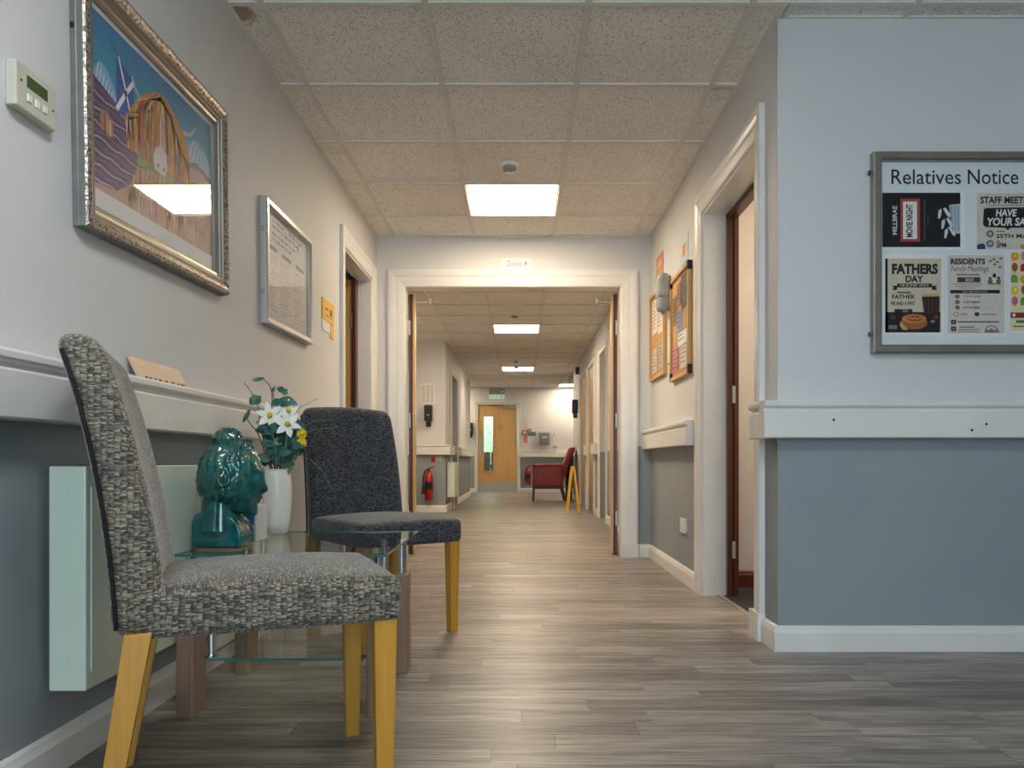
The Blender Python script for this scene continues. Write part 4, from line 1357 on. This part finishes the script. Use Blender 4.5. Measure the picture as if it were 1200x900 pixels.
# smoke detectors
def detector(px, py, lab):
    d = (CEIL - CAM_H) * F_PX / (540 - py)
    p = at(px, py, d)
    t = thing('smoke_detector', (p.x, p.y, CEIL), lab, 'smoke detector', group='ceiling smoke detectors')
    MB().lathe([(.052, -.001), (.052, -.012), (.048, -.018), (.03, -.02)], n=24).build('base', 'white_plastic', t, smooth=40)
    MB().lathe([(.036, -.02), (.038, -.028), (.034, -.042), (.02, -.046)], n=24).build('sensor_head', 'grey_plastic', t, smooth=40)
detector(597, 192, 'round smoke detector in front of the nearest ceiling panel')
detector(603, 368, 'round smoke detector in front of the first panel beyond the doorway')
detector(605, 422, 'round smoke detector between the two far ceiling panels')
detector(605, 429.3, 'small round detector beside the farther panel')
# ================================================================== NOTICE BOARD on the front wall
KB = 2.835 / F_PX
def bx_(px): return (px - 610) * KB
def bz_(py): return CAM_H + (540 - py) * KB
NB0, NB1, NZ0, NZ1 = bx_(1023), bx_(1023) + 1.25, bz_(414), bz_(178)
t = thing('notice_board', (NB0, YN, NZ0), 'silver framed white Relatives Notice board on the right wall', 'notice board')
w, h = NB1 - NB0, NZ1 - NZ0
frame_run([(0, .001), (0, .030), (.005, .034), (.026, .034), (.032, .028), (.034, .012)], w, h).build('frame', 'board_frame', t)
bk_ = MB().box((.004, -.012, .004), (w - .004, -.001, h - .004)).build('backing', 'sheet_white', t)
for s_, a_, b_, c_ in (('Relatives', 1046.5, 1128.5, 214.5), ('Notice', 1136.5, 1196, 214.5)):
    ti = MB(); text_mb(ti, s_, bx_(a_) - NB0, bz_(c_) - NZ0, bx_(b_) - NB0, bz_(197) - NZ0, -.0125, lin((28, 28, 32)), .005)
    ti.build('title_lettering', 'print_ink', bk_)
for py in (201, 391): 
    MB().tube([(-.008, -.012, bz_(py) - NZ0 - .008), (-.008, -.012, bz_(py) - NZ0 + .008)], .004, 8).build('hinge', 'black_plastic', t)

def poster(label, px0, py0, px1, py1, paper, border=None, lam=0.0):
    """a printed sheet; returns (thing, r) with r turning photo pixels into local x, z"""
    x0, z0 = bx_(px0), bz_(py1)
    t = thing('poster', (x0, YN - .0122, z0), label, 'poster', group='posters on the notice board')
    MB().box((0, -.0012, 0), (bx_(px1) - x0, 0, bz_(py0) - z0)).build('sheet', paper, t)
    def r(px, py): return (bx_(px) - x0, bz_(py) - z0)
    mb = MB()
    return t, r, mb
def rect(mb, r, a, b, c, d, col, k=0):
    mb.col = lin(col)
    (x0, z1), (x1, z0) = r(a, b), r(c, d)
    yy = -.0014 - .0001 * k
    mb.poly([(x0, yy, z0), (x1, yy, z0), (x1, yy, z1), (x0, yy, z1)])
def pol(mb, r, pts, col, k=0):
    mb.col = lin(col)
    yy = -.0014 - .0001 * k
    mb.poly([(r(*p)[0], yy, r(*p)[1]) for p in pts])
def disc(mb, r, cx, cy, rx, ry, col, k=0, n=14):
    pol(mb, r, [(cx + rx * math.cos(2*PI*i/n), cy - ry * math.sin(2*PI*i/n)) for i in range(n)], col, k)
def txt(mb, r, s, a, b, c, d, col, k=3, bold=0.0, rot=0, shear=0.0):
    (x0, z1), (x1, z0) = r(a, b), r(c, d)
    text_mb(mb, s, x0, z0, x1, z1, -.0014 - .0001 * k, lin(col), bold, rot, shear)

BLK, CRM = (16, 17, 20), (196, 188, 172)
# movie night
t, r, mb = poster('black landscape movie night poster with red ticket', 1035, 224, 1133, 292, 'paper_white')
rect(mb, r, 1035.6, 224.6, 1127.5, 288.5, (12, 13, 18), 0)
txt(mb, r, 'MILLBRAE', 1047.5, 240, 1053, 274, (206, 210, 216), 3, .02, 1)
rect(mb, r, 1057, 231.5, 1080, 282, (172, 62, 54), 1); rect(mb, r, 1060, 235, 1076.5, 279, (222, 220, 216), 2)
txt(mb, r, 'MOVIE NIGHT', 1063.5, 238, 1071.5, 277, (24, 24, 28), 3, .03, 1)
rect(mb, r, 1084.5, 232, 1086, 281, (70, 74, 80), 1); rect(mb, r, 1089, 250, 1090, 264, (70, 74, 80), 1)
pol(mb, r, [(1114, 239), (1127.5, 237.5), (1127.5, 273), (1119, 272)], (176, 188, 200), 1)
for x, yy in ((1101, 244), (1105, 256), (1108.5, 267)): pol(mb, r, [(x, yy + 11), (x + .5, yy + 2), (x + 4, yy - 1), (x + 4.5, yy + 4), (x + 2.5, yy + 11)], (206, 212, 218), 2)
for x, yy in ((1107, 243), (1110.5, 255), (1113, 265)): pol(mb, r, [(x, yy), (x + 3, yy - 1), (x + 9, yy + 7), (x + 8, yy + 11), (x + 5, yy + 9)], (206, 212, 218), 2)
for k in range(3): pol(mb, r, [(1116 + 4*k, 240), (1117 + 4*k, 240), (1119 + 3.4*k, 270), (1118 + 3.4*k, 270)], (120, 130, 142), 3)
mb.build('print', 'print_ink', t)
# staff meeting
t, r, mb = poster('cream staff meeting poster at the upper right of the board', 1147, 225, 1222, 291, 'paper_white')
rect(mb, r, 1147, 225, 1222, 291, (204, 196, 180), 0)
txt(mb, r, 'STAFF MEETING', 1151, 229, 1218, 237.5, BLK, 2, .035)
rect(mb, r, 1159, 239, 1212, 239.8, (120, 114, 104), 1)
pol(mb, r, [(1155, 244), (1158, 242.5), (1214, 241.5), (1216, 244), (1216, 263), (1213, 265.5), (1186, 266), (1183, 269), (1181, 266), (1157, 265), (1154, 262)], (20, 22, 26), 1)
txt(mb, r, 'HAVE', 1169, 244, 1194, 252.5, (226, 224, 214), 3, .03, 0, .15)
txt(mb, r, 'YOUR SAY', 1159, 254, 1212, 263.5, (226, 224, 214), 3, .03, 0, .15)
for cy in (273, 284.5): 
    disc(mb, r, 1162.5, cy, 4.4, 4.2, (70, 84, 96), 1); disc(mb, r, 1162.5, cy, 2.6, 2.4, (170, 176, 178), 2)
txt(mb, r, '25TH MAY', 1169.5, 273, 1212, 278, BLK, 2, .03)
rect(mb, r, 1170, 269.5, 1180, 271, (110, 104, 96), 1); rect(mb, r, 1170, 281, 1174, 282.5, (110, 104, 96), 1)
txt(mb, r, '2PM', 1169.5, 283.5, 1181.5, 289, BLK, 2, .03)
pol(mb, r, [(1147, 291), (1147, 286.5), (1150, 284.5), (1155, 284.5), (1157, 287), (1157, 291)], (34, 62, 100), 1)
disc(mb, r, 1202, 288, 4, 3, (214, 140, 50), 1)
mb.build('print', 'print_ink', t)
# fathers day
t, r, mb = poster('fathers day poster with pie and dark pint at lower left', 1034, 297, 1107.5, 393, 'paper_white')
rect(mb, r, 1039, 302, 1105, 389, (200, 188, 166), 0); rect(mb, r, 1039, 302, 1042, 389, (26, 22, 20), 1)
pol(mb, r, [(1039, 365), (1104, 365), (1103.5, 389), (1039, 389)], (24, 19, 17), 1)
txt(mb, r, 'FATHERS', 1047, 308, 1101, 320.5, BLK, 2, .05)
txt(mb, r, 'DAY', 1063, 322, 1084, 330, BLK, 2, .04)
pol(mb, r, [(1047, 334), (1053, 334), (1053, 331.5), (1094, 331.5), (1094, 334), (1100.5, 334), (1098.5, 336.5), (1100.5, 339), (1094, 339), (1094, 336), (1053, 336), (1053, 339), (1047, 339), (1049, 336.5)], (22, 20, 20), 2)
txt(mb, r, '18 JUNE 2023', 1057, 332.2, 1090, 335.4, (190, 180, 160), 3, .03)
rect(mb, r, 1053, 341, 1069, 343, (90, 82, 72), 2)
txt(mb, r, 'FATHER', 1047, 344.5, 1074, 349.5, BLK, 2, .03)
txt(mb, r, 'PIE AND A PINT', 1046, 352.5, 1074, 357, BLK, 2, .03)
rect(mb, r, 1050, 361.5, 1071, 366, (24, 22, 22), 2); rect(mb, r, 1059, 362.3, 1066, 365.2, (120, 112, 100), 3)
pol(mb, r, [(1082, 347), (1103, 344), (1103, 362), (1101, 372), (1085, 370)], (40, 24, 20), 2)
pol(mb, r, [(1082, 347), (1083, 343.5), (1103, 343), (1103, 346.5)], (190, 158, 118), 3)
for k in range(4): rect(mb, r, 1085 + 4.5*k, 350, 1086 + 4.5*k, 366, (92, 56, 46), 3)
disc(mb, r, 1073, 378, 16, 7.5, (150, 92, 44), 3, 20); disc(mb, r, 1073, 373, 14.5, 5.6, (190, 116, 56), 4, 20); disc(mb, r, 1074, 372.5, 9, 3.2, (128, 62, 32), 5, 20)
for k in range(5): disc(mb, r, 1068 + 3*k, 372 + (k % 2), 1.6, 1, (206, 142, 76), 6)
pol(mb, r, [(1057, 376), (1061, 380), (1066, 386), (1060, 386), (1056, 381)], (190, 160, 116), 5)
disc(mb, r, 1048, 371, 3, 3, (66, 60, 60), 3); disc(mb, r, 1099, 371, 3, 2.6, (120, 48, 36), 3); disc(mb, r, 1095, 376, 2.4, 1.6, (140, 132, 122), 3)
rect(mb, r, 1043, 380.5, 1053, 385, (120, 114, 106), 3)
mb.build('print', 'print_ink', t)
# residents meetings
t, r, mb = poster('pale residents family meetings poster at lower middle', 1111, 297, 1181, 394, 'paper_white')
rect(mb, r, 1112.5, 298, 1179.5, 390, (204, 196, 188), 0)
txt(mb, r, 'RESIDENTS', 1116, 302, 1156.5, 309, BLK, 2, .04)
txt(mb, r, 'Family Meetings', 1116, 310.5, 1161, 319, (60, 58, 56), 2, .0, 0, .35)
rect(mb, r, 1123, 320, 1150, 322, (130, 124, 118), 1)
rect(mb, r, 1124, 324, 1151, 330, (62, 62, 44), 1); txt(mb, r, '2023', 1133, 325.2, 1143, 328.8, (200, 196, 180), 3, .03)
for k, (a, b) in enumerate(((1117, 1154), (1121, 1150), (1126, 1146))): rect(mb, r, a, 331.5 + 2.4*k, b, 332.4 + 2.4*k, (140, 134, 128), 1)
rect(mb, r, 1115.5, 339, 1174, 343, (26, 25, 24), 1); txt(mb, r, 'NEXT MEETING DATES', 1130, 340, 1159, 342.2, (160, 154, 148), 3, .02)
for k, s_ in enumerate(('7TH OF JUNE', '6 SEPTEMBER', '6TH DECEMBER')):
    disc(mb, r, 1124, 346.8 + 6.4*k, 3, 2.6, (110, 106, 102), 1); txt(mb, r, s_, 1131, 345.5 + 6.4*k, 1151, 348.3 + 6.4*k, (70, 66, 64), 2, .02)
disc(mb, r, 1122.5, 367.5, 3.2, 2.8, (120, 114, 108), 1); disc(mb, r, 1122.5, 367.5, 2.3, 2.0, (204, 196, 188), 2)
rect(mb, r, 1128, 366.5, 1136, 368.5, (150, 144, 138), 1)
disc(mb, r, 1147, 367.5, 3, 2.5, (50, 48, 46), 1); rect(mb, r, 1152, 366.8, 1170, 368.4, (150, 144, 138), 1)
for k in (0, 1):
    rect(mb, r, 1116.5, 374 + 8*k, 1122.5, 379.5 + 8*k, (50, 48, 46), 1); rect(mb, r, 1118.5, 376 + 8*k, 1120.5, 377.6 + 8*k, (160, 154, 148), 2)
rect(mb, r, 1124, 375.6, 1173, 377.4, (100, 96, 92), 1); rect(mb, r, 1126, 382, 1144, 383.4, (110, 104, 100), 1); rect(mb, r, 1125, 385, 1150, 386.2, (140, 134, 128), 1); rect(mb, r, 1125, 387.6, 1149, 388.6, (140, 134, 128), 1)
disc(mb, r, 1164, 385, 7, 4.5, (110, 106, 102), 1); disc(mb, r, 1164, 385, 5.4, 3.2, (204, 196, 188), 2); rect(mb, r, 1156, 386, 1173, 389, (120, 116, 112), 3); disc(mb, r, 1164, 385.5, 1.6, 1.4, (110, 106, 102), 4)
disc(mb, r, 1167.5, 322, 2.2, 2.6, (30, 28, 28), 2); disc(mb, r, 1162.5, 325.5, 1.8, 2, (80, 76, 60), 2); disc(mb, r, 1172.5, 325, 1.8, 2, (60, 60, 50), 2)
rect(mb, r, 1160, 327, 1175, 332.5, (106, 110, 60), 1); rect(mb, r, 1165.5, 326, 1169.5, 331, (222, 216, 206), 3)
for k, (a, b) in enumerate(((1163, 305), (1167, 303), (1171, 306), (1175, 302), (1168, 309), (1174, 312))): disc(mb, r, a, b, 2, 1.1, (90, 92, 80), 1)
mb.build('print', 'print_ink', t)
# picture poster cut by the frame of the photograph
t, r, mb = poster('cream poster with rows of colourful food pictures at lower right', 1185, 293, 1245, 390, 'paper_white')
rect(mb, r, 1186.5, 294, 1243.5, 387, (222, 208, 168), 0)
rr = random.Random(5)
pal = ((214, 150, 40), (196, 96, 130), (160, 84, 44), (206, 120, 150), (110, 150, 60), (176, 40, 60), (226, 190, 60))
for i in range(5):
    for j in range(5):
        cx, cy = 1191.5 + 11*i, 300 + 13.2*j
        c = pal[(i*3 + j*2) % 7]
        if (i + j) % 3 == 0: disc(mb, r, cx, cy, 4.6, 5, c, 1); disc(mb, r, cx + .6, cy - 1, 1.6, 1.4, tuple(min(255, int(k*1.3)) for k in c), 2)
        elif (i + j) % 3 == 1: disc(mb, r, cx, cy - 1, 3.6, 5.4, c, 1); rect(mb, r, cx - .5, cy + 4, cx + .5, cy + 7, (180, 160, 120), 1)
        else: rect(mb, r, cx - 4.4, cy - 3, cx + 3.6, cy + 4, c, 1); rect(mb, r, cx - 3.4, cy - 5, cx + 2, cy - 3, tuple(int(k*.8) for k in c), 2)
rect(mb, r, 1186.5, 365.5, 1243.5, 372, (140, 34, 50), 3); disc(mb, r, 1190.5, 368.5, 2, 2, (222, 208, 190), 4)
rect(mb, r, 1193, 374.5, 1240, 378, (74, 120, 70), 3); rect(mb, r, 1190, 381, 1236, 382.5, (120, 110, 80), 3)
mb.build('print', 'print_ink', t)

# ================================================================== FAR CORRIDOR THINGS
# fire extinguishers
def extinguisher(label, px, py0, py1, d, wall, hose=1):
    p = at(px, py1, d)
    H = (py1 - py0) * d / F_PX
    k = H / .56
    t = thing('fire_extinguisher', (p.x, wall - .085*k, p.z), label, 'fire extinguisher', group='red fire extinguishers')
    MB().lathe([(.060*k, 0), (.068*k, .01*k), (.068*k, .36*k), (.060*k, .40*k), (.035*k, .44*k), (.022*k, .455*k), (.022*k, .48*k)], n=24).build('cylinder', 'red_paint', t, smooth=40)
    MB().lathe([(.0688*k, .18*k), (.0690*k, .181*k), (.0690*k, .30*k), (.0688*k, .301*k)], n=24).build('instruction_band', 'paper_white' if hose == 2 else 'black_plastic', t, smooth=40)
    vl_ = MB().box((-.018*k, -.018*k, .48*k), (.018*k, .018*k, .515*k)).build('valve', 'black_plastic', t)
    MB().hexa([(-.01*k, -.012*k, .515*k), (.09*k, -.012*k, .535*k), (.09*k, .012*k, .535*k), (-.01*k, .012*k, .515*k)], [(-.01*k, -.012*k, .53*k), (.09*k, -.012*k, .555*k), (.09*k, .012*k, .555*k), (-.01*k, .012*k, .53*k)]).build('lever', 'black_plastic', vl_)
    MB().tube([(-.018*k, -.01, .50*k), (-.06*k, -.04*k, .47*k), (-.085*k, -.05*k, .36*k), (-.08*k, -.06*k, .24*k)], .014*k, 8).build('hose', 'black_rubber', vl_, smooth=50)
    MB().tube([(-.08*k, -.06*k, .24*k), (-.078*k, -.062*k, .10*k)], .018*k, 8, True, .034*k).build('horn', 'black_rubber', vl_, smooth=50)
    MB().box((-.03*k, .066*k, .30*k), (.03*k, .086*k, .40*k)).build('bracket', 'satin_steel', t)
extinguisher('red fire extinguisher on the wall below the left dispenser', 502.5, 546, 586, YS - .08, YS)
extinguisher('red fire extinguisher on the end wall behind the red armchair', 619, 545, 568, YE - .08, YE)
# black dispensers
def dispenser(label, loc, rotz, w=.11, h=.30):
    t = thing('soap_dispenser', loc, label, 'dispenser', rotz, 'black wall dispensers')
    cv_ = MB().rbox((w/2, .05, h*.38), .018, 4, None, (0, -.05, h*.62)).build('cover', 'black_plastic', t, smooth=50)
    MB().rbox((w*.30, .035, h*.14), .012, 3, None, (0, -.045, h*.14)).build('nozzle_housing', 'black_plastic', t, smooth=50)
    MB().box((-w*.18, -.1012, h*.5), (w*.18, -.1, h*.56)).build('badge', 'grey_plastic', cv_)
p = at(502.5, 500, YS); dispenser('black dispenser below a white sheet on the left step wall', (p.x, YS, p.z), 0)
p = at(552, 513, YE); dispenser('black dispenser on the end wall left of the far oak door', (p.x, YE, p.z), 0, .10, .34)
dispenser('black dispenser high on the right wall above the yellow floor sign', (XRF, 13.2, 1.47), RR, .12, .32)
# printed sheet over dispenser
p = at(493.5, 473, YS)
t = thing('info_sheet', (p.x, YS, p.z), 'white information sheet pinned above the left dispenser', 'sheet')
MB().box((0, -.002, 0), (.20, 0, .29)).build('sheet', 'paper_white', t)
mb = MB(); mb.col = lin((150, 150, 150))
for j in range(8):
    for k in range(3): mb.box((.015 + .06*k, -.0026, .03 + .03*j), (.055 + .06*k, -.002, .042 + .03*j))
mb.build('print', 'print_ink', t)
# signs under the rail beside extinguisher
p = at(505, 541.5, YS)
t = thing('extinguisher_sign', (p.x, YS, p.z), 'small red and white sign strip above the left extinguisher', 'sign')
MB().box((0, -.004, 0), (.06, 0, .075)).build('red_plate', 'red_paint', t)
MB().box((.065, -.004, .01), (.16, 0, .075)).build('pale_plate', 'beige_plastic', t)
# far left radiator
t = thing('far_radiator', (XLF, 10.74, .20), 'small white radiator on the far left corridor wall', 'radiator')
MB().box((.01, 0, 0), (.115, .62, .50)).build('casing', 'radiator_white', t, bevel=.006)
MB().box((.1152, .03, .04), (.1165, .59, .44)).build('front_panel', 'radiator_white', t)
for k in range(8): MB().box((.03, .05 + .065*k, .5002), (.095, .05 + .065*k + .04, .5012)).build('grille_slot', 'black_plastic', t)
MB().tube([(.06, .58, 0), (.06, .58, -.20)], .008, 8).build('pipe', 'white_plastic', t)
# exit sign and lamp above the far door
p = at(573.5, 467.5, YE)
t = thing('exit_sign', (p.x, YE, p.z), 'green exit sign above the far oak door', 'sign')
MB().box((0, -.06, .10), (.35, 0, .22)).build('lamp_body', 'grey_plastic', t, bevel=.008)
MB().box((0, -.03, 0), (.35, -.02, .10)).build('sign_panel', 'exit_green', t)
mb = MB(); mb.col = lin((224, 240, 230))
mb.box((.04, -.0312, .025), (.10, -.0306, .075)); mb.poly([(.13, -.0312, .05), (.18, -.0312, .02), (.18, -.0312, .08)]); mb.box((.18, -.0312, .042), (.23, -.0306, .058)); mb.box((.26, -.0312, .015), (.31, -.0306, .085))
mb.build('pictogram', 'print_ink', t)
MB().ellipsoid((.30, -.062, .16), (.010, .008, .010), 10, 6).build('pilot_lamp', 'pilot_green', t)
# call point cluster
p = at(611, 519, YE)
t = thing('fire_call_point', (p.x, YE, p.z), 'red fire call point with small green sign right of the far door', 'alarm')
MB().box((.02, -.05, .19), (.13, 0, .29)).build('call_box', 'red_paint', t, bevel=.008)
MB().box((.05, -.052, .215), (.10, -.05, .265)).build('break_glass', 'paper_white', t)
MB().box((.14, -.012, .16), (.33, 0, .25)).build('green_plate', 'exit_green_paint', t); MB().box((.13, -.03, .23), (.23, 0, .33)).build('grey_switch', 'grey_plastic', t)
MB().box((.05, -.004, 0), (.14, 0, .16)).build('red_notice', 'faded_red', t)
MB().box((.05, -.004, .32), (.14, 0, .48)).build('pale_notice', 'pale_notice', t)
# grey towel dispenser on the end wall
p = at(632, 521, YE)
t = thing('towel_dispenser', (p.x, YE, p.z), 'grey box towel dispenser on the end wall above the rail', 'dispenser')
MB().hexa([(0, -.13, .02), (.23, -.13, .02), (.23, 0, 0), (0, 0, 0)], [(.0, -.16, .26), (.23, -.16, .26), (.23, 0, .26), (0, 0, .26)]).build('body', 'grey_plastic', t, bevel=.006)
MB().box((-.004, -.165, .26), (.234, 0, .31)).build('lid', 'silver_trim', t, bevel=.006)
MB().box((.06, -.162, .15), (.17, -.155, .18)).build('badge', 'paper_white', t)
p = at(648, 525, YE)
t = thing('wall_hook', (p.x, YE, p.z), 'small white wall hook right of the towel dispenser', 'hook')
MB().tube([(0, -.01, .28), (.06, -.05, .36)], .012, 8).build('arm', 'white_plastic', t, smooth=50)
MB().box((-.02, -.02, .22), (.02, 0, .34)).build('plate', 'white_plastic', t)
MB().box((-.01, -.03, .0), (.09, 0, .04)).build('clip', 'grey_plastic', t)

# red armchair, side on, facing left
a0 = at(624, 588, 13.3)
t = thing('armchair', (a0.x, 13.3, 0), 'red vinyl armchair with dark wooden legs against the end wall', 'armchair')
W_ = .70
for yy in (0.0, .52):
    MB().rbox((.265, .045, .185), .02, 4, None, (.275, yy + .045, .445)).build('arm_panel', 'red_vinyl', t, smooth=50)
    MB().rbox((.285, .055, .03), .022, 4, None, (.285, yy + .045, .635)).build('arm_pad', 'red_vinyl', t, smooth=50)
MB().rbox((.27, .215, .07), .03, 5, None, (.28, .305, .42)).build('seat_cushion', 'red_vinyl', t, smooth=50)
def bk(p):
    p.x += .26 * (p.z + .35) / .7 - .08; return p
MB().rbox((.055, .23, .36), .035, 6, bk, (.535, .305, .60)).build('backrest', 'red_vinyl', t, smooth=50)
for yy in (.045, .565):
    MB().hexa([(0, yy-.02, 0), (.03, yy-.02, 0), (.03, yy+.02, 0), (0, yy+.02, 0)], [(.01, yy-.022, .28), (.05, yy-.022, .28), (.05, yy+.022, .28), (.01, yy+.022, .28)]).build('leg', 'dark_wood', t)
    MB().hexa([(.57, yy-.02, 0), (.61, yy-.02, 0), (.61, yy+.02, 0), (.57, yy+.02, 0)], [(.49, yy-.022, .28), (.54, yy-.022, .28), (.54, yy+.022, .28), (.49, yy+.022, .28)]).build('leg', 'dark_wood', t)
MB().box((.03, .09, .22), (.52, .52, .26)).build('seat_frame', 'dark_wood', t)
# dark shape of unclear kind behind it, built as a lidded upright
t = thing('bin', (.905, 14.12, 0), 'dark upright object of unclear kind tucked behind the red armchair', 'bin')
MB().hexa([(-.055, -.07, 0), (.055, -.07, 0), (.055, .07, 0), (-.055, .07, 0)], [(-.075, -.09, .76), (.075, -.09, .76), (.075, .09, .76), (-.075, .09, .76)]).build('body', 'dark_fabric', t, bevel=.01)
MB().box((-.08, -.095, .76), (.08, .095, .81)).build('lid', 'black_plastic', t, bevel=.008)

# folding yellow floor sign, seen edge on as an A
p = at(672, 601, 10.45)
t = thing('wet_floor_sign', (p.x, 10.45, 0), 'yellow folding A-frame floor sign near the red armchair', 'floor sign')
for s in (-1, 1):
    mb = MB()
    lo, hi = s * .082, s * .016
    for y0, y1 in ((0, .05), (.22, .27)):
        mb.hexa([(lo-.014, y0, 0), (lo+.014, y0, 0), (lo+.014, y1, 0), (lo-.014, y1, 0)], [(hi-.012, y0+.03, .60), (hi+.012, y0+.03, .60), (hi+.012, y1-.0, .60), (hi-.012, y1-.0, .60)])
    m2 = lo + (hi - lo) * .35
    mb.hexa([(m2-.010, .02, .2), (m2+.010, .02, .2), (m2+.010, .25, .2), (m2-.010, .25, .2)], [(hi-.010, .04, .60), (hi+.010, .04, .60), (hi+.010, .25, .60), (hi-.010, .25, .60)])
    mb.build('panel', 'yellow_plastic', t)
MB().box((-.024, .05, .59), (.024, .25, .645)).build('hinge_top', 'yellow_plastic', t, bevel=.008)
# black sensor at the ceiling over the right side doors
t = thing('door_sensor', (XRF, 12.9, 2.20), 'small black sensor high on the right far wall', 'sensor', RR)
MB().rbox((.05, .03, .06), .012, 3, None, (0, -.031, .06)).build('housing', 'black_plastic', t, smooth=50)
MB().ellipsoid((0, -.06, .05), (.022, .014, .022), 10, 8).build('lens', 'grey_plastic', t, smooth=60)
# switch plate between the side doors
t = thing('light_switch', (XRF, 9.86, 1.25), 'white light switch right of the first far side door', 'switch', RR)
MB().box((-.043, -.01, -.043), (.043, 0, .043)).build('face_plate', 'white_plastic', t, bevel=.003)
MB().box((-.008, -.013, -.014), (.008, -.01, .014)).build('rocker', 'white_plastic', t)
